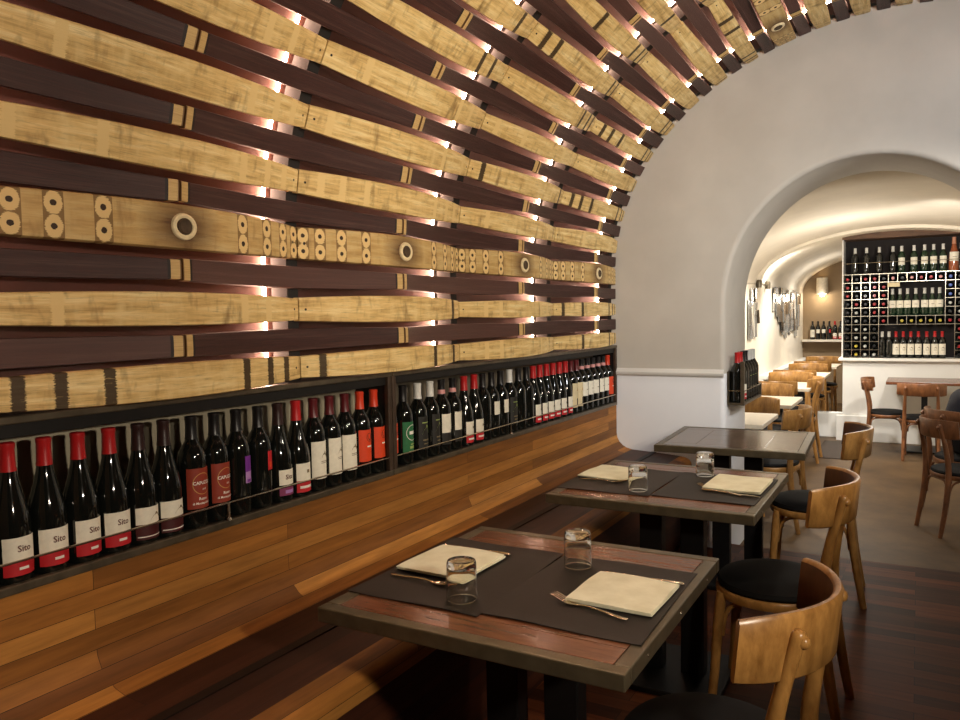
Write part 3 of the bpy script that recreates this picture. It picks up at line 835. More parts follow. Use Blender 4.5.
for (x, y, w, d, rz, lbl, wm) in ((-0.818, 1.682, 0.728, 0.758, 0.0, 'square wooden table with steel edge nearest the camera, set for two', 'table_wood'),
                                  (-0.818, 2.915, 0.735, 0.745, 0.0, 'square wooden table with steel edge set for two, middle of the row', 'table_wood'),
                                  (-0.812, 4.11, 0.70, 0.70, math.radians(2.6), 'bare steel-edged wooden table before the white end wall', 'table_wood_pale')):
    r = empty('dining_table', (x, y, 0), rz, lbl, 'table', 'steel-edged tables along the banquette')
    table_mesh_parts(r, w, d, 0.75, M[wm]); TAB.append(r)

# ------------------------------------------------------------------ place settings
def tumbler_proto():
    m = MB()
    # upturned tumbler: thick base on top
    out = [(0.0355, 0.0), (0.0358, 0.004), (0.0352, 0.04), (0.0345, 0.084), (0.0325, 0.0905), (0.029, 0.092), (0, 0.0915)]
    inn = [(0, 0.074), (0.027, 0.074), (0.0318, 0.068), (0.0326, 0.04), (0.0333, 0.004), (0.0340, 0.0005)]
    m.lathe([(0.0340, 0.0005), (0.0355, 0.0)]+out[1:]+[], 40)
    m.lathe(inn, 40)
    o = m.build('tumbler', M['glass'], None, True, 50)
    bm = bmesh.new(); bm.from_mesh(o.data); bmesh.ops.remove_doubles(bm, verts=bm.verts, dist=1e-5)
    bmesh.ops.recalc_face_normals(bm, faces=bm.faces); bm.to_mesh(o.data); bm.free()
    return o
def placemat(x0, x1, y0, y1, z, label, seed):
    R = random.Random(seed); m = MB(); nx, ny = 14, 18; V = []
    for lv in (0, 1):
        for i in range(nx+1):
            for j in range(ny+1):
                u, v = i/nx, j/ny
                ed = max(abs(u-0.5), abs(v-0.5))*2
                lift = 0.0025*max(0, ed-0.9)*10*(0.5+0.5*math.sin(seed*3+u*7+v*5))
                cx = 0.004*math.sin(3*v+seed)*(1 if u > 0.5 else 0.4)
                V.append((x0+(x1-x0)*u+cx, y0+(y1-y0)*v+0.004*math.sin(4*u+seed*2)*(v-0.5), z+lift+0.0022*lv))
    st = ny+1; L = (nx+1)*st; fs = []
    for i in range(nx):
        for j in range(ny):
            a = i*st+j; fs.append((a, a+1, a+st+1, a+st)); fs.append((L+a, L+a+st, L+a+st+1, L+a+1))
    for i in range(nx):
        for a, b_ in ((i*st, (i+1)*st), (i*st+ny, (i+1)*st+ny)): fs.append((a, b_, L+b_, L+a))
    for j in range(ny):
        for a, b_ in ((j, j+1), (nx*st+j, nx*st+j+1)): fs.append((a, b_, L+b_, L+a))
    m.add(V, fs); return tag(m.build('placemat', M['leather'], None, True, 50), label, 'placemat', 'dark leather placemats')
def napkin(cx, cy, z, w, d, rz, label, seed):
    """a cloth folded twice: stacked layers joined at the fold"""
    R = random.Random(seed); m = MB(); nx, ny = 16, 16
    for layer in range(3):
        V = []; sx = w*(1-0.025*layer*R.uniform(0.2, 1)); sy = d*(1-0.03*(3-layer)*R.uniform(0.3, 1.0)); ox = R.uniform(-0.003, 0.003); oy = R.uniform(-0.004, 0.004)
        zb = z+0.0006+0.0030*layer
        for lv in (0, 1):
            for i in range(nx+1):
                for j in range(ny+1):
                    u, v = i/nx-0.5, j/ny-0.5
                    puff = 0.0035*(0.5-abs(v))*2+0.002*math.sin(seed+5*u)+0.0012*math.sin(9*v+layer+seed*2)
                    bow = 0.006*(1-4*u*u)*(v)+0.004*(u)*(1-4*v*v)
                    V.append((ox+sx*u+bow*0.5, oy+sy*v+bow, zb+puff*0.6*(layer+1)/3+0.0026*lv))
        st = ny+1; L = (nx+1)*st; fs = []
        for i in range(nx):
            for j in range(ny):
                a = i*st+j; fs.append((a, a+1, a+st+1, a+st)); fs.append((L+a, L+a+st, L+a+st+1, L+a+1))
        for i in range(nx):
            for a, b_ in ((i*st, (i+1)*st), (i*st+ny, (i+1)*st+ny)): fs.append((a, b_, L+b_, L+a))
        for j in range(ny):
            for a, b_ in ((j, j+1), (nx*st+j, nx*st+j+1)): fs.append((a, b_, L+b_, L+a))
        m.add(V, fs)
    o = m.build('napkin', M['linen'], None, True, 60); o.location = (cx, cy, 0); o.rotation_euler = (0, 0, rz)
    return tag(o, label, 'napkin', 'folded cream napkins')
def fork_mesh():
    m = MB(); L = 0.20
    # along +x: tines at x=0, handle end at x=L
    pts = [(0.062, 0, 0.0022), (0.075, 0, 0.004), (0.095, 0, 0.0065), (0.13, 0, 0.006), (0.17, 0, 0.004), (0.195, 0, 0.0035), (0.2, 0, 0.0035)]
    rad = [0.0075, 0.0035, 0.0026, 0.0032, 0.0052, 0.0062, 0.004]
    V = []; n = 10
    for (x, y, z), r in zip(pts, rad):
        V += [(x, r*math.cos(2*PI*k/n), z+0.0014*math.sin(2*PI*k/n)) for k in range(n)]
    m.add(V, [(i*n+k, i*n+(k+1) % n, (i+1)*n+(k+1) % n, (i+1)*n+k) for i in range(len(pts)-1) for k in range(n)]+[tuple(range(n)), tuple((len(pts)-1)*n+k for k in range(n))])
    # bowl of the fork
    sec = [(0.066, 0.0072, 0.0020), (0.058, 0.0105, 0.0014), (0.048, 0.0120, 0.0020), (0.040, 0.0122, 0.0036)]
    V = []
    for x, r, z in sec:
        V += [(x, -r, z+0.001), (x, 0, z), (x, r, z+0.001), (x, r, z+0.0026), (x, 0, z+0.0016), (x, -r, z+0.0026)]
    m.add(V, [(i*6+k, i*6+(k+1) % 6, i*6+6+(k+1) % 6, i*6+6+k) for i in range(3) for k in range(6)]+[(0, 1, 2, 3, 4, 5), (18, 19, 20, 21, 22, 23)])
    for k in range(4):
        y = -0.0105+0.007*k
        m.tube([(0.041, y, 0.0046), (0.025, y, 0.0085), (0.010, y, 0.0125), (0.0, y*0.95, 0.0145)], [0.0017, 0.0016, 0.0013, 0.0007], 6)
    return m
def knife_mesh():
    m = MB()
    sec = [(0.0, 0.001, 0.004), (0.008, 0.0055, 0.004), (0.03, 0.009, 0.004), (0.08, 0.0095, 0.004), (0.115, 0.008, 0.004), (0.12, 0.0045, 0.004)]
    V = []
    for x, r, z in sec: V += [(x, -r, z-0.0003), (x, r, z-0.0010), (x, r, z+0.0010), (x, -r, z+0.0003)]
    m.add(V, [(i*4+k, i*4+(k+1) % 4, i*4+4+(k+1) % 4, i*4+4+k) for i in range(5) for k in range(4)]+[(0, 1, 2, 3), (20, 21, 22, 23)])
    m.tube([(0.118, 0, 0.0042), (0.14, 0, 0.005), (0.18, 0, 0.0052), (0.205, 0, 0.005), (0.212, 0, 0.005)], [0.0042, 0.0045, 0.0062, 0.0066, 0.0035], 12, flat_=(0.7, 1))
    return m
ZT = 0.7502
tp = tumbler_proto(); fk = fork_mesh().build('fork', M['cutlery'], None); kn = knife_mesh().build('knife', M['cutlery'], None)
cnt = {'t': 0, 'f': 0, 'k': 0}
def inst(o, key, loc, rz, label, cat, group):
    c = o if cnt[key] == 0 else o.copy()
    if cnt[key]: COL.objects.link(c)
    cnt[key] += 1
    c.location = loc; c.rotation_euler = (0, 0, rz); tag(c, label, cat, group); return c
for t, (nm, y0, y1, ox) in enumerate((('nearest table', 1.435, 1.905, 0.0), ('middle table', 2.675, 3.125, 0.0))):
    placemat(-1.185, -0.832, y0-0.02, y1, ZT-0.001, 'dark brown leather placemat on the bench side of the %s' % nm, 1+t*3)
    placemat(-0.829, -0.470, y0, y1, ZT-0.001, 'dark brown leather placemat on the chair side of the %s' % nm, 2+t*3)
    zz = ZT+0.0015
    if t == 0:
        napkin(-1.062, 1.690, zz+0.003, 0.205, 0.222, math.radians(-2), 'cream napkin on the bench side of the nearest table, behind a tumbler', 1.3)
        napkin(-0.590, 1.682, zz+0.003, 0.205, 0.215, math.radians(-1), 'cream napkin beside the fork on the chair side of the nearest table', 2.1)
        F = [(-0.723, 1.586, -0.25, 'fork lying left of the napkin on the chair side of the nearest table'), (-0.955, 1.545, PI-0.03, 'fork half under the napkin on the bench side of the nearest table')]
        K = [(-0.690, 1.800, -0.01, 'knife along the far side of the napkin on the chair side of the nearest table'), (-1.165, 1.822, -0.02, 'knife along the far side of the bench-side napkin on the nearest table')]
        G = [(-0.909, 1.489, 'upturned clear tumbler in front of the napkin on the nearest table'), (-0.761, 1.826, 'upturned clear tumbler at the back edge of the nearest table')]
    else:
        napkin(-1.078, 2.960, zz+0.003, 0.20, 0.235, math.radians(-4), 'cream napkin on the bench side of the middle table', 3.3)
        napkin(-0.583, 2.960, zz+0.003, 0.205, 0.265, math.radians(-1), 'cream napkin on the chair side of the middle table', 4.6)
        F = [(-0.712, 2.880, -0.5, 'fork poking out from the chair-side napkin of the middle table'), (-0.965, 2.815, PI-0.05, 'fork in front of the bench-side napkin of the middle table')]
        K = [(-0.690, 3.108, 0.0, 'knife along the far side of the chair-side napkin of the middle table'), (-0.475, 2.790, PI-0.16, 'knife along the near side of the chair-side napkin of the middle table')]
        G = [(-0.895, 2.728, 'upturned clear tumbler at the near edge of the middle table'), (-0.738, 3.095, 'upturned clear tumbler at the back edge of the middle table')]
    for x, y, rz, l in F: inst(fk, 'f', (x, y, zz+0.001), rz, l, 'fork', 'forks on the tables')
    for x, y, rz, l in K: inst(kn, 'k', (x, y, zz+0.001), rz, l, 'knife', 'knives on the tables')
    for x, y, l in G: inst(tp, 't', (x, y, zz+0.0012), 0, l, 'glass', 'upturned tumblers on the tables')

# ------------------------------------------------------------------ bentwood chairs (local: sitter faces -x)
def chair_proto(wm, inner, label):
    r = empty('bentwood_chair', (0, 0, 0)); W = M[wm]
    ZR = 0.425; SR = 0.205
    def rim(rad, k=1.0):   # rounded trapezoid-ish seat
        return [((rad*(1.0-0.04*math.cos(2*a)))*math.cos(a), rad*k*math.sin(a), 0) for a in (2*PI*i/40 for i in range(40))]
    m = MB(); V = []; sec = [(SR-0.028, 0.012), (SR-0.028, -0.018), (SR-0.004, -0.018), (SR, -0.012), (SR, 0.008), (SR-0.004, 0.014)]
    for rad, z in sec: V += [(x, y, ZR+z) for x, y, _ in rim(rad, 1.04)]
    m.add(V, [(i*40+k, i*40+(k+1) % 40, ((i+1) % 6)*40+(k+1) % 40, ((i+1) % 6)*40+k) for i in range(6) for k in range(40)])
    m.build('seat_ring', W, r)
    m = MB(); V = []; prof = [(SR-0.03, 0.0), (SR-0.012, 0.010), (SR-0.006, 0.022), (SR-0.012, 0.036), (SR-0.04, 0.048), (SR-0.09, 0.054), (0.06, 0.056)]
    for rad, z in prof: V += [(x, y, ZR+z) for x, y, _ in rim(rad, 1.04)]
    L = len(V); V += [(0, 0, ZR+0.057), (0, 0, ZR)]
    m.add(V, [(i*40+k, i*40+(k+1) % 40, (i+1)*40+(k+1) % 40, (i+1)*40+k) for i in range(6) for k in range(40)]+[(240+k, 240+(k+1) % 40, L) for k in range(40)]+[(k, L+1, (k+1) % 40) for k in range(40)])
    m.build('seat_cushion', M['cushion'], r)
    # front legs
    for s in (-1, 1):
        m = MB(); m.tube(bez((-0.150, s*0.140, ZR+0.0), (-0.168, s*0.150, 0.30), (-0.165, s*0.152, 0.15), (-0.185, s*0.165, 0.0), 10), [0.017, 0.0185, 0.0185, 0.018, 0.0175, 0.017, 0.0165, 0.016, 0.0155, 0.015, 0.0145], 12)
        m.build('front_leg', W, r)
    # rear legs run up to the backrest
    for s in (-1, 1):
        pts = bez((0.232, s*0.168, 0.0), (0.196, s*0.163, 0.20), (0.170, s*0.160, 0.36), (0.176, s*0.157, 0.50), 12)
        pts += bez((0.176, s*0.157, 0.50), (0.184, s*0.154, 0.60), (0.208, s*0.151, 0.70), (0.2345, s*0.148, 0.795), 10)[1:]
        n = len(pts); rad = [0.015+0.005*math.sin(PI*min(1, i/n*1.25)) for i in range(n)]
        tip = pts[-1]; d = (pts[-1]-pts[-2]).normalized()
        pts += [tip+d*0.006, tip+d*0.011, tip+d*0.0145]; rad += [0.0138, 0.0105, 0.0045]
        m = MB(); m.tube(pts, rad, 12); m.build('rear_leg', W, r)
    # curved backrest band
    m = MB(); N = 28; V = []; AN = 0.75
    sec = [(0.0, 0.0), (0.0, 0.122), (0.006, 0.130), (0.014, 0.130), (0.020, 0.122), (0.020, 0.0), (0.014, -0.006), (0.006, -0.006)]
    for i in range(N+1):
        t = -1+2*i/N
        # plan curve: flattened arc with forward-swept tips
        y = 0.232*math.sin(t*AN)/math.sin(AN); x = 0.262-0.120*(1-math.cos(t*AN))/(1-math.cos(AN))
        dy = math.cos(t*AN); dx = -0.120/0.232*math.sin(t*AN)*math.sin(AN)/(1-math.cos(AN))
        nn = Vector((dy, -dx)).normalized()
        taper = 1-0.10*abs(t)**6
        for o_, z in sec:
            zz = 0.708+(z-0.062)*taper+0.062-0.0
            V.append((x+nn.x*(o_-0.02)+0.10*(zz-0.708), y+nn.y*(o_-0.02), zz))
    k8 = 8; fs = []; mi = []
    m.add(V, [(i*k8+k, i*k8+(k+1) % k8, (i+1)*k8+(k+1) % k8, (i+1)*k8+k) for i in range(N) for k in range(k8)]+[tuple(range(k8)), tuple(N*k8+k for k in range(k8))])
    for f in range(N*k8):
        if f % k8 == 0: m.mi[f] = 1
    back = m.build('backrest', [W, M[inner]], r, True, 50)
    for s in (-1, 1):
        m = MB(); m.lathe([(0.013, -0.006), (0.0135, 0.004), (0.010, 0.010), (0.004, 0.0125), (0, 0.013)], 14, 0, Matrix.Rotation(PI/2, 4, 'Y'), (0.243, s*0.147, 0.786))
        m.build('peg', W, back)
    # bentwood braces under the seat
    def arch(a, b_, rise):
        A, B = Vector(a), Vector(b_); d = B-A
        top = ZR-0.026
        p = bez(A, A+Vector((0, 0, (top-A.z)*0.9))+d*0.02, Vector((A.x+d.x*0.12, A.y+d.y*0.12, top)), Vector((A.x+d.x*0.35, A.y+d.y*0.35, top)), 7)
        q = bez(Vector((A.x+d.x*0.65, A.y+d.y*0.65, top)), Vector((A.x+d.x*0.88, A.y+d.y*0.88, top)), B+Vector((0, 0, (top-B.z)*0.9))-d*0.02, B, 7)
        m = MB(); m.tube(p+q, 0.0085, 8); m.build('brace', W, r)
    fl = lambda s: (-0.150, s*0.138, 0.27); rl = lambda s: (0.172, s*0.156, 0.27)
    arch(fl(-1), rl(-1), 1); arch(fl(1), rl(1), 1); arch((-0.158, -0.128, 0.27), (-0.158, 0.128, 0.27), 1); arch((0.172, -0.145, 0.27), (0.172, 0.145, 0.27), 1)
    return r
chA = chair_proto('chair_wood', 'chair_wood_shaded', '')
chB = chair_proto('chair_red', 'chair_red', '')
chC = chair_proto('chair_wood', 'chair_wood', '')
usedc = set()
def chair(p, x, y, z, face_deg, label, group, sz=1.0):
    """face_deg: direction the sitter faces, degrees from +x"""
    if p.name in usedc: o = copy_tree(p)
    else: o = p; usedc.add(p.name)
    o.location = (x, y, z); o.rotation_euler = (0, 0, math.radians(face_deg-180)); o.scale = (sz, sz, sz)
    return tag(o, label, 'chair', group)
G1 = 'bentwood chairs at the tables in the front room'
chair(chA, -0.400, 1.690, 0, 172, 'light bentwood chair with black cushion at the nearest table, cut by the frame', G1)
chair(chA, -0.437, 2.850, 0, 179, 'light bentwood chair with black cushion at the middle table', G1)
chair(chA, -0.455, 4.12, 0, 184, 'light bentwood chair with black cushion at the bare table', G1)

# ------------------------------------------------------------------ back room: left column of tables and chairs
def small_table(x0, x1, y0, y1, h, label, group, mat='cream_top', two=True):
    r = empty('cafe_table', ((x0+x1)/2, (y0+y1)/2, ZF), 0, label, 'table', group)
    w, d, hh = x1-x0, y1-y0, h-ZF
    m = MB(); m.box2((-w/2, -d/2, hh-0.03), (w/2, d/2, hh)); m.build('table_top', M[mat], r, False, bevel=0.004)
    for y in (-0.07, 0.07):
        m = MB(); m.box2((-0.028, y-0.028, 0.02), (0.028, y+0.028, hh-0.03)); m.build('post', M['black_steel'], r, False, bevel=0.003)
    m = MB(); m.box2((-0.2, -0.2, 0), (0.2, 0.2, 0.02)); m.build('base_plate', M['black_steel'], r, False, bevel=0.003)
    return r
G2 = 'cream-topped tables along the mirror wall'
small_table(-1.52, -0.885, 5.29, 5.93, 0.66, 'cream-topped table just beyond the white archway', G2)
small_table(-1.52, -0.87, 6.50, 7.18, 0.66, 'cream-topped table second from the archway along the mirror wall', G2)
small_table(-1.52, -0.905, 7.95, 8.70, 0.66, 'cream-topped table third from the archway along the mirror wall', G2)
small_table(-1.52, -0.92, 9.50, 10.2, 0.66, 'cream-topped table fourth from the archway along the mirror wall', G2)
small_table(-1.52, -0.94, 11.2, 11.9, 0.66, 'cream-topped table farthest from the archway along the mirror wall', G2)
G3 = 'bentwood chairs along the mirror wall'
chair(chC, -1.14, 6.02, ZF, -90, 'light bentwood chair behind the table just beyond the archway', G3)
for i, (y0, y1) in enumerate(((7.18, 7.95), (8.70, 9.50), (10.2, 11.2), (11.9, 13.0))):
    w = ['second', 'third', 'fourth', 'farthest'][i]
    chair(chC, -1.20, y0+0.06, ZF, -90, 'light bentwood chair on the far side of the %s mirror-wall table' % w, G3)
    if i < 3:
        chair(chC, -1.22, y1-0.02, ZF, 90, 'light bentwood chair on the near side of the %s mirror-wall table' % ['third', 'fourth', 'farthest'][i], G3)
chair(chC, -0.90, 5.66, ZF, 174, 'light bentwood chair standing at the end of the table beyond the archway', G3)
chair(chC, -1.08, 8.30, ZF, 180, 'light bentwood chair beside the third mirror-wall table', G3)

# right side of the back room
G4 = 'brown bentwood chairs in front of the half wall'
small_table(-0.29, 0.41, 8.98, 9.62, 0.66, 'dark table standing against the white half wall', None, 'table_wood')
chair(chB, -0.28, 9.12, ZF, 0, 'brown bentwood chair seen from the side, left of the half-wall table', G4, 0.93)
chair(chB, 0.03, 8.80, ZF, 90, 'brown bentwood chair seen from behind at the half-wall table', G4, 0.92)
chair(chB, 0.26, 6.00, ZF, 26, 'empty brown bentwood chair nearest the archway on the right', G4, 0.92)
chair(chB, 0.29, 6.56, ZF, 26, 'brown bentwood chair under the person in a dark jacket', G4, 0.92)

m = MB(); m.box2((-0.93, 8.45, ZF), (-0.64, 9.60, ZF+0.008)); tag(m.build('door_mat', M['mat'], None, False, bevel=0.003), 'dark brown floor mat before the low white wall', 'mat')

# ------------------------------------------------------------------ small bottle rack on the reveal of the archway
def reveal_rack():
    x0, x1, y0, y1, z0 = -0.982, -0.885, 4.67, 5.245, 0.855
    r = empty('bottle_rack', (x0, (y0+y1)/2, z0), 0, 'small grey steel bottle rack fixed to the side of the archway', 'rack')
    L = r.location
    def bx(m, a, b_): m.box2([p-q for p, q in zip(a, L)], [p-q for p, q in zip(b_, L)])
    m = MB(); bx(m, (x0, y0, z0), (x1, y1, z0+0.014)); m.build('base_plate', M['steel'], r, False, bevel=0.002)
    m = MB(); bx(m, (x0, y0, z0+0.014), (x0+0.006, y1, z0+0.20)); m.build('back_plate', M['steel'], r, False)
    for y in (y0, y1-0.012):
        m = MB(); bx(m, (x1-0.022, y, z0+0.014), (x1, y+0.012, z0+(0.26 if y == y0 else 0.09))); m.build('upright', M['steel'], r, False, bevel=0.002)
        m = MB(); m.tube([(x0-L.x, y+0.006-L.y, 0.085), (x1-L.x, y+0.006-L.y, 0.085)], 0.003, 8); m.build('end_wire', M['bright_steel'], r)
    m = MB(); m.tube([(x1-0.003-L.x, y0-L.y, 0.085), (x1-0.003-L.x, y1-L.y, 0.085)], 0.003, 8); m.build('guard_wire', M['bright_steel'], r)
    foils = ['foil_red', 'foil_red', 'foil_black', 'foil_black', 'foil_silver', 'foil_silver', 'foil_silver']
    labs = ['white_red', 'white_red', None, 'olive', 'olive', 'olive', None]
    for i in range(7):
        nm = {'foil_red': 'red-capped', 'foil_black': 'black-capped', 'foil_silver': 'silver-capped'}[foils[i]]
        bottle('bord', foils[i], labs[i], ((x0+0.006+x1-0.006)/2, y0+0.045+0.081*i, z0+0.0145), '%s bottle in the archway rack, %s from the front' % (nm, ORD[i]), 'bottles in the archway rack')
reveal_rack()

# ------------------------------------------------------------------ big wine rack on the half wall
RX0, RZ0, CX, CZ, RY = -0.757, 0.862, 0.0912, 0.0947, 9.74
NCOL = 18
def big_rack():
    xr = RX0+NCOL*CX; zt = RZ0+10*CZ; ztop = 2.206
    r = empty('wine_rack', (RX0, RY+0.15, RZ0), 0, 'tall wine rack of pale metal cells filled with bottles on the half wall', 'rack')
    L = r.location
    def bx(m, a, b_): m.box2([p-q for p, q in zip(a, L)], [p-q for p, q in zip(b_, L)])
    m = MB(); bx(m, (RX0, RY+0.30, RZ0), (xr, RY+0.31, 2.22)); m.build('back_board', M['dark_back'], r, False)
    m = MB(); bx(m, (RX0-0.012, RY, RZ0), (RX0, RY+0.31, ztop)); m.build('side_panel', M['white_paint'], r, False); m = MB(); bx(m, (xr, RY, RZ0), (xr+0.012, RY+0.31, ztop)); m.build('side_panel', M['white_paint'], r, False)
    def solid(c, w): # is there a cell at column c,row w (row 0 = top)
        if w == 0: return True
        if 1 <= w <= 4: return c <= 4 or c >= 11
        if w == 5: return True
        return c <= 3 or c >= 12
    # rods of the cells
    t = 0.0026
    def runs(flags):
        a = None
        for k, f in enumerate(list(flags)+[False]):
            if f and a is None: a = k
            if not f and a is not None: yield a, k; a = None
    for w in range(11):
        z = zt-w*CZ
        for a, e in runs([(w in (0, 10)) or solid(c, w-1) or solid(c, w) for c in range(NCOL)]):
            m = MB(); bx(m, (RX0+a*CX, RY, z-t), (RX0+e*CX, RY+0.006, z+t)); m.build('cell_rod', M['bright_steel'], r, False)
    for c in range(NCOL+1):
        for a, e in runs([(c < NCOL and solid(c, w)) or (c > 0 and solid(c-1, w)) for w in range(10)]):
            m = MB(); bx(m, (RX0+c*CX-t, RY+0.001, zt-e*CZ), (RX0+c*CX+t, RY+0.007, zt-a*CZ)); m.build('cell_upright', M['bright_steel'], r, False)
    m = MB(); bx(m, (RX0, RY+0.006, zt-0.006), (xr, RY+0.30, zt+0.004)); m.build('top_shelf', M['shelf_dark'], r, False)
    m = MB(); bx(m, (RX0+5*CX, RY+0.006, zt-5*CZ-0.004), (RX0+11*CX, RY+0.30, zt-5*CZ+0.004)); m.build('middle_shelf', M['shelf_dark'], r, False)
    m = MB(); m.tube([(0, RY+0.006-L.y, 1.935-L.z), (xr-L.x, RY+0.006-L.y, 1.935-L.z)], 0.003, 8); m.build('guard_wire', M['bright_steel'], r)
    # lying bottles
    rows = ['rkrr'+'kpkprrp'+'bkrkrkr', 'rkkrr'+'......'+'bkrrkrk', 'rkkrr'+'......'+'bwkkrrk', 'krkrr'+'......'+'wkrkkrr', 'kwkrr'+'......'+'kwkrrkk',
            'kwkkr'+'_yyyyyr'+'rrkrkr', 'kwwk'+'........'+'rkrkrr', 'kwwk'+'........'+'rrkrkk', 'kywk'+'........'+'rkkrrk', 'kyww'+'........'+'krrkrk']
    fo = {'r': ('foil_red', 'red'), 'k': ('foil_black', 'black'), 'w': ('foil_silver', 'silver'), 'y': ('foil_yellow', 'yellow'), 'b': ('foil_blue', 'blue'), 'p': ('foil_pink', 'pinkish')}
    pr = {}
    for w, s in enumerate(rows):
        for c in range(min(NCOL, len(s))):
            if s[c] in '._' or not solid(c, w): continue
            x = RX0+(c+0.5)*CX; z = zt-(w+1)*CZ+t+0.0375
            if not in_view((x, RY, z), 30): continue
            key = s[c]
            if key not in pr:
                o = empty('lying_bottle')
                b = MB(); b.lathe(BORD, 14, 0, Matrix.Rotation(PI/2, 4, 'X')); b.build('glass', M['bottle'], o)
                b = MB(); b.lathe([(0.0157, 0.236), (0.0152, 0.285), (0.0160, 0.288), (0.0160, 0.2965), (0, 0.298)], 14, 0, Matrix.Rotation(PI/2, 4, 'X')); b.build('foil_cap', M[fo[key][0]], o)
                pr[key] = o
            else: o = copy_tree(pr[key])
            o.location = (x, RY+0.29, z)
            tag(o, '%s-capped bottle lying in wine rack, column %d from left, row %d from top' % (fo[key][1], c+1, w+1), 'wine bottle', 'bottles lying in the wine rack')
    # standing bottles (positions in columns from the rack's left edge)
    def stand(xs, z, specs, where):
        n = 0
        for k, xc in enumerate(xs):
            x = RX0+(xc-25)/74.4*CX
            if not in_view((x, RY, z+0.2), 20): continue
            sh, fl, lb, gl, txt = specs[k % len(specs)]
            bottle(sh, fl, lb, (x, RY+0.075, z), '%s %s of wine rack, %s from left' % (txt, where, ORD[n]), 'bottles standing in the wine rack', -PI/2, glass=gl)
            n += 1
    A = ('bord', 'foil_silver', None, 'bottle', 'dark silver-necked bottle'); B_ = ('bord', 'foil_white', 'plain', 'bottle_green', 'white-necked bottle with white label')
    stand([120, 215, 320, 430], zt+0.005, [A], 'on top shelf, left part')
    stand([500, 598, 680, 750, 823], zt+0.005, [B_], 'on top shelf, middle part')
    stand([960, 1045, 1130], zt+0.005, [A], 'on top shelf, right end')
    o = bottle('burg', 'foil_beige', 'plain', (RX0+(905-25)/74.4*CX, RY+0.075, zt+0.005), 'large rose bottle standing on the top shelf of the wine rack', None, -PI/2, glass='rose', sc=1.22)
    W = ('burg', 'foil_silver', 'plain', 'bottle_green', 'silver-necked bottle with white label')
    stand([430, 490, 550, 615, 685, 745, 800], zt-5*CZ+0.0045, [W], 'in middle opening')
    Rr = ('bord', 'foil_red', 'castle', 'bottle', 'red-capped bottle with white label'); D = ('bord', 'foil_silver', None, 'bottle', 'dark silver-capped bottle')
    stand([350, 405, 462, 520, 580, 640, 705, 768, 825], RZ0+0.0005, [D, D, Rr, Rr, Rr, Rr, Rr, Rr, Rr], 'in lower opening')
    m = MB(); m.box2((-0.035-0.0, -0.002, 0), (0.085, 0.004, 0.045)); o = m.build('shelf_card', M['paper_beige'], None, False)
    o.location = (RX0+5.3*CX, RY+0.0, zt-1*CZ-0.055); tag(o, 'small beige card hanging in the middle opening of the wine rack', 'card')
    # brown beam over the rack, following the vault
    BC, BZ, BA, BB = -0.25, 1.72, 1.42, 0.60
    m = MB(); n = 30; V = []
    for i in range(n+1):
        x = RX0-0.012+(xr+0.012-RX0)*i/n
        q = max(0, 1-((x-BC)/BA)**2); z = BZ+BB*math.sqrt(q)-0.012
        z = max(z, ztop+0.004)
        V += [(x, RY-0.02, 2.206), (x, RY-0.02, z), (x, RY+0.31, z), (x, RY+0.31, 2.206)]
    m.add(V, [(i*4+k, i*4+(k+1) % 4, i*4+4+(k+1) % 4, i*4+4+k) for i in range(n) for k in range(4)]+[(0, 1, 2, 3), (n*4, n*4+1, n*4+2, n*4+3)])
    tag(m.build('wooden_fascia', M['beam'], None, True, 40), 'brown wooden fascia between the wine rack and the vault', 'beam')
big_rack()

# ------------------------------------------------------------------ far wall: shelf with bottles, lamp; mirror wall
m = MB(); m.box2((-1.655, 13.46, 0.91), (-0.90, 13.655, 0.945)); tag(m.build('wall_ledge', M['cream'], None, False, bevel=0.004), 'pale ledge on the far brown wall carrying dark bottles', 'shelf')
FB = [('foil_black', 'castle'), ('foil_black', 'square'), ('foil_black', 'square'), ('foil_black', 'redtag'), ('foil_red', 'white_red'), ('foil_black', 'white_red'), ('foil_black', 'purple')]
for i, (f, l) in enumerate(FB):
    bottle('bord', f, l, (-1.50+i*0.083, 13.55, 0.9455), 'dark bottle on the far brown wall ledge, %s from the left' % ORD[i], 'bottles on the far ledge', -PI/2)
def sconce():
    r = empty('wall_lamp', (-1.36, 13.66, 1.66), 0, 'white cylinder wall lamp with glowing bulb on the far brown wall', 'lamp')
    m = MB(); m.box2((-0.03, -0.012, 0.03), (0.03, 0, 0.16)); m.build('bracket', M['white_paint'], r, False)
    m = MB(); m.lathe([(0.085, 0.02), (0.09, 0.02), (0.085, 0.28), (0.08, 0.28), (0.085, 0.02)], 24, 0, None, (0, -0.11, 0)); sh = m.build('lamp_shade', M['shade'], r)
    m = MB(); m.lathe([(0, -0.02), (0.03, -0.012), (0.045, 0.02), (0.03, 0.06), (0, 0.075)], 16, 0, None, (0, -0.11, 0)); m.build('bulb', M['bulb'], sh)
sconce()
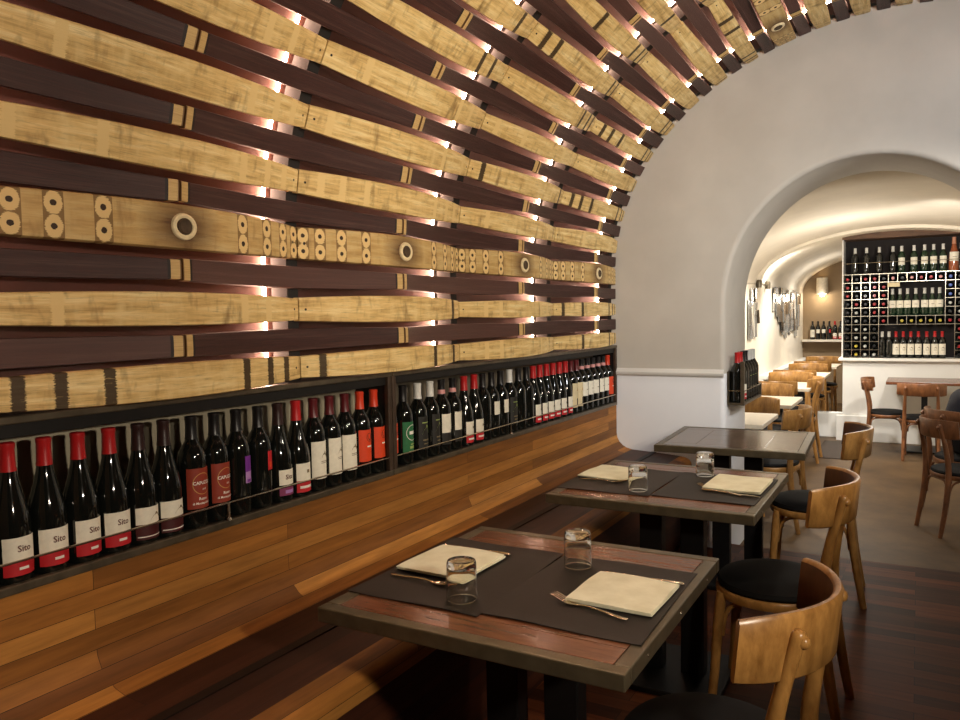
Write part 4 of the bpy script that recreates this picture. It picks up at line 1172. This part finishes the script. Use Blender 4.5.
def mirror_panel(y0, y1, z0, z1, n, dark, label, seed):
    R = random.Random(seed)
    r = empty('mosaic_mirror', (-1.66, (y0+y1)/2, z0), 0, label, 'mirror', 'mosaic mirrors on the cream wall')
    cols = n; w = (y1-y0)/cols
    for c in range(cols):
        z = R.uniform(0, 0.10) if c not in (0, cols-1) else R.uniform(0.1, 0.3)
        ztop = (z1-z0)-R.uniform(0, 0.06)
        while z < ztop-0.06:
            h = min(R.uniform(0.16, 0.42), ztop-z)
            if R.random() < 0.86:
                m = MB(); ang = R.uniform(-0.06, 0.06)
                m.box((0.012+R.uniform(0, 0.012), y0+w*(c+0.5)-(y0+y1)/2, z+h/2), (0.012, w*0.9, h*0.96), 0, Matrix.Rotation(ang, 3, 'Z') @ Matrix.Rotation(R.uniform(-0.05, 0.05), 3, 'Y'))
                m.build('mirror_strip', M[R.choices(['mirror_dark', 'mirror_grey', 'mirror'], [dark*0.5, dark, 1-dark])[0]], r, False)
            z += h
mirror_panel(8.75, 9.55, 1.02, 1.70, 6, 0.25, 'mosaic of narrow mirror strips on the cream wall nearer the archway', 5)
mirror_panel(10.55, 13.2, 1.02, 1.74, 13, 0.45, 'wide mosaic of narrow mirror strips on the cream wall near the far lamp', 9)
r = empty('track_spotlight', (-1.66, 9.75, 1.735), 0, 'small metal double spotlight at the top of the cream mirror wall', 'lamp')
m = MB(); m.tube([(0.03, -0.4, 0), (0.03, 0.4, 0)], 0.008, 8); m.build('rail', M['steel'], r)
for y in (-0.3, 0.3):
    m = MB(); m.lathe([(0, 0), (0.03, 0), (0.032, 0.07), (0.024, 0.09), (0, 0.09)], 14, 0, None, (0.035, y, -0.045)); m.build('spot_head', M['steel'], r)

# ------------------------------------------------------------------ seated person, mostly outside the frame
def person():
    f = Vector((math.cos(math.radians(26)), math.sin(math.radians(26)), 0)); s = Vector((f.y, -f.x, 0))  # s = right side of the sitter
    base = Vector((0.285, 6.57, ZF-0.02)); Z = Vector((0, 0, 1))
    P = lambda a, b_, c: base+f*a+s*b_+Z*c
    J = []; E = []
    def j(p, r, par=None):
        J.append((p, r)); i = len(J)-1
        if par is not None: E.append((par, i))
        return i
    pel = j(P(-0.02, 0, 0.52), (0.15, 0.12)); bel = j(P(-0.02, 0, 0.64), (0.145, 0.115), pel); ch = j(P(0.06, 0, 0.78), (0.165, 0.12), bel)
    up_ = j(P(0.13, 0, 0.88), (0.13, 0.10), ch); nk = j(P(0.19, 0, 0.95), (0.055, 0.055), up_); hd0 = j(P(0.23, 0, 1.00), (0.06, 0.07), nk)
    hd = j(P(0.26, 0, 1.07), (0.078, 0.095), hd0); ht = j(P(0.265, 0, 1.14), (0.062, 0.075), hd)
    hand_ends = []
    for k in (-1, 1):
        sh = j(P(0.12, k*0.18, 0.86), (0.075, 0.075), up_); el = j(P(0.20, k*0.25, 0.66), (0.052, 0.052), sh); wr = j(P(0.40, k*0.18, 0.72), (0.035, 0.03), el)
        pm = j(P(0.47, k*0.16, 0.725), (0.038, 0.018), wr)
        for q, ln in ((-0.028, 0.068), (-0.010, 0.080), (0.010, 0.076), (0.028, 0.060)):
            a = j(P(0.512, k*0.155+q, 0.725), (0.010, 0.010), pm); b_ = j(P(0.512+ln*0.55, k*0.15+q*1.1, 0.722), (0.009, 0.009), a); j(P(0.512+ln, k*0.148+q*1.12, 0.708), (0.008, 0.008), b_)
        a = j(P(0.46, k*0.16-k*0.040, 0.722), (0.011, 0.011), pm); j(P(0.505, k*0.16-k*0.062, 0.716), (0.009, 0.009), a)
        hp = j(P(0.02, k*0.09, 0.505), (0.098, 0.09), pel); kn_ = j(P(0.42, k*0.12, 0.52), (0.066, 0.066), hp); an = j(P(0.40, k*0.12, 0.10), (0.042, 0.042), kn_)
        he = j(P(0.39, k*0.12, 0.078), (0.042, 0.04), an); j(P(0.52, k*0.13, 0.070), (0.042, 0.034), he)
    me = bpy.data.meshes.new('seated_person'); me.from_pydata([p for p, _ in J], E, [])
    o = bpy.data.objects.new('seated_person', me); COL.objects.link(o)
    sk = o.modifiers.new('skin', 'SKIN'); me.skin_vertices or o.data.skin_vertices
    lay = me.skin_vertices[0].data if len(me.skin_vertices) else None
    if lay is None:
        bm = bmesh.new(); bm.from_mesh(me); bm.verts.layers.skin.verify(); bm.to_mesh(me); bm.free(); lay = me.skin_vertices[0].data
    for d, (_, r) in zip(lay, J): d.radius = r
    lay[0].use_root = True
    o.modifiers.new('sub', 'SUBSURF').levels = 2
    dg = bpy.context.evaluated_depsgraph_get(); dg.update()
    m2 = bpy.data.meshes.new_from_object(o.evaluated_get(dg)); bpy.data.objects.remove(o)
    o = bpy.data.objects.new('seated_person', m2); COL.objects.link(o)
    for k in ('jacket', 'trousers', 'skin', 'shoe'):
        m2.materials.append({'jacket': paint('navy_jacket', 26, 26, 38, 0.8), 'trousers': paint('dark_trousers', 22, 22, 28, 0.8), 'skin': paint('skin', 206, 160, 130, 0.5), 'shoe': paint('black_shoe', 14, 14, 14, 0.4)}[k])
    for p in m2.polygons:
        p.use_smooth = True
        c = p.center-base; a, z = c.dot(f), c.z
        if (z > 0.945 and a > 0.15) or (a > 0.405 and z > 0.66): p.material_index = 2
        elif z < 0.125: p.material_index = 3
        elif z < 0.60 and not (abs(c.dot(s)) > 0.17 and z > 0.56): p.material_index = 1
        else: p.material_index = 0
    b = MB(); 
    hc = P(0.258, 0, 1.095)
    def ell(c, rad, n=14): return [[(c+f*(rad[0]*math.sin(u)*math.cos(v))+s*(rad[1]*math.sin(u)*math.sin(v))+Z*(rad[2]*math.cos(u))) for v in (2*PI*k/n for k in range(n))] for u in (PI*q/8 for q in range(9))]
    def add_ell(b, c, rad, n=14, lo=8):
        R = ell(c, rad, n)[:lo+1]; V = [v for q in R for v in q]
        b.add(V, [(i*n+k, i*n+(k+1) % n, (i+1)*n+(k+1) % n, (i+1)*n+k) for i in range(lo) for k in range(n)])
    add_ell(b, hc+f*-0.012+Z*0.012, (0.098, 0.083, 0.108), 16, 5); b.build('hair', paint('dark_hair', 40, 28, 20, 0.6), o)
    for k in (-1, 1):
        b = MB(); add_ell(b, P(0.348, k*0.031, 1.075), (0.010, 0.014, 0.009)); b.build('eye', paint('eye_dark', 40, 30, 26, 0.2), o)
        b = MB(); add_ell(b, P(0.263, k*0.080, 1.06), (0.018, 0.012, 0.030)); b.build('ear', M['skin'], o)
    b = MB(); add_ell(b, P(0.363, 0, 1.048), (0.016, 0.013, 0.024)); b.build('nose', M['skin'], o)
    b = MB(); add_ell(b, P(0.345, 0, 1.013), (0.010, 0.024, 0.007)); b.build('mouth', paint('lips', 150, 84, 76, 0.5), o)
    tag(o, 'person in a dark navy jacket sitting at the right edge, back turned', 'person')
person()

# ------------------------------------------------------------------ light
def light(typ, loc, power, col=(1, 0.82, 0.6), target=None, size=0.1, angle=90, blend=0.6, name='lamp'):
    l = bpy.data.lights.new(name, typ); l.energy = power; l.color = col
    if typ == 'AREA': l.size = size
    else: l.shadow_soft_size = size
    if typ == 'SPOT': l.spot_size = math.radians(angle); l.spot_blend = blend
    o = bpy.data.objects.new(name, l); COL.objects.link(o); o.location = loc
    if target is not None: o.rotation_euler = (Vector(target)-Vector(loc)).to_track_quat('-Z', 'Y').to_euler()
    return o
WARM = (1.0, 0.87, 0.69); NEUT = (1.0, 0.95, 0.87); COOL = (0.97, 0.98, 1.0)
light('SPOT', (0.80, 0.60, 1.58), 105, WARM, (-1.65, 1.75, 1.55), 0.05, 100, 0.7, 'wall_spot')
light('SPOT', (0.85, 2.20, 1.90), 85, WARM, (-1.65, 3.35, 1.60), 0.05, 100, 0.7, 'wall_spot')
light('SPOT', (0.75, 1.2, 2.0), 60, WARM, (-1.0, 2.6, 2.7), 0.08, 100, 0.8, 'vault_spot')
light('SPOT', (0.70, 2.75, 2.20), 100, COOL, (-0.55, 4.62, 1.85), 0.12, 112, 0.9, 'end_wall_spot')
light('SPOT', (-0.50, 5.40, 2.05), 34, NEUT, (-0.52, 5.30, 0.0), 0.06, 34, 0.6, 'arch_downlight')
light('SPOT', (0.75, 4.10, 2.10), 40, NEUT, (-0.98, 4.95, 1.35), 0.1, 70, 0.9, 'archway_fill')  # unseen fill added to brighten the side of the archway
light('SPOT', (-0.75, 1.75, 2.55), 24, WARM, (-0.80, 1.68, 0.75), 0.05, 36, 0.6, 'table_spot')
light('SPOT', (-0.75, 2.95, 2.65), 26, WARM, (-0.80, 2.92, 0.75), 0.05, 36, 0.6, 'table_spot')
for y, p in ((6.6, 105), (8.4, 105), (10.2, 110), (12.2, 90)):
    light('SPOT', (-0.95, y, 2.10), p, NEUT, (-1.25, y+0.25, 0.6), 0.06, 120, 0.7, 'back_room_spot')
light('SPOT', (0.15, 7.0, 2.12), 130, NEUT, (0.1, 9.7, 0.9), 0.08, 100, 0.8, 'back_room_spot')
light('SPOT', (0.25, 6.2, 2.12), 30, NEUT, (0.15, 6.6, 0.0), 0.08, 110, 0.8, 'back_room_spot')
light('POINT', (-0.6, 8.2, 1.65), 22, NEUT, None, 0.12, name='back_room_fill')  # unseen point added as ambient fill, no fixture here
light('POINT', (-1.1, 12.2, 1.70), 8, NEUT, None, 0.12, name='back_room_fill')  # second ambient fill point, added toward the far end
light('SPOT', (-1.40, 9.75, 1.72), 30, NEUT, (-1.66, 9.9, 2.2), 0.05, 130, 0.8, name='track_light')
light('POINT', (-1.36, 13.45, 1.62), 4, WARM, None, 0.05, name='wall_lamp_light')
w = bpy.data.worlds.new('world'); SC.world = w; w.use_nodes = True
w.node_tree.nodes['Background'].inputs[0].default_value = (1.0, 0.85, 0.7, 1); w.node_tree.nodes['Background'].inputs[1].default_value = 0.02
SC.cycles.use_denoising = True
SC.cycles.max_bounces = 10; SC.cycles.transmission_bounces = 8; SC.cycles.sample_clamp_indirect = 6
vs = SC.view_settings; vs.view_transform = 'Standard'; vs.look = 'None'; vs.exposure = 0.0; vs.gamma = 1.0; vs.use_curve_mapping = False
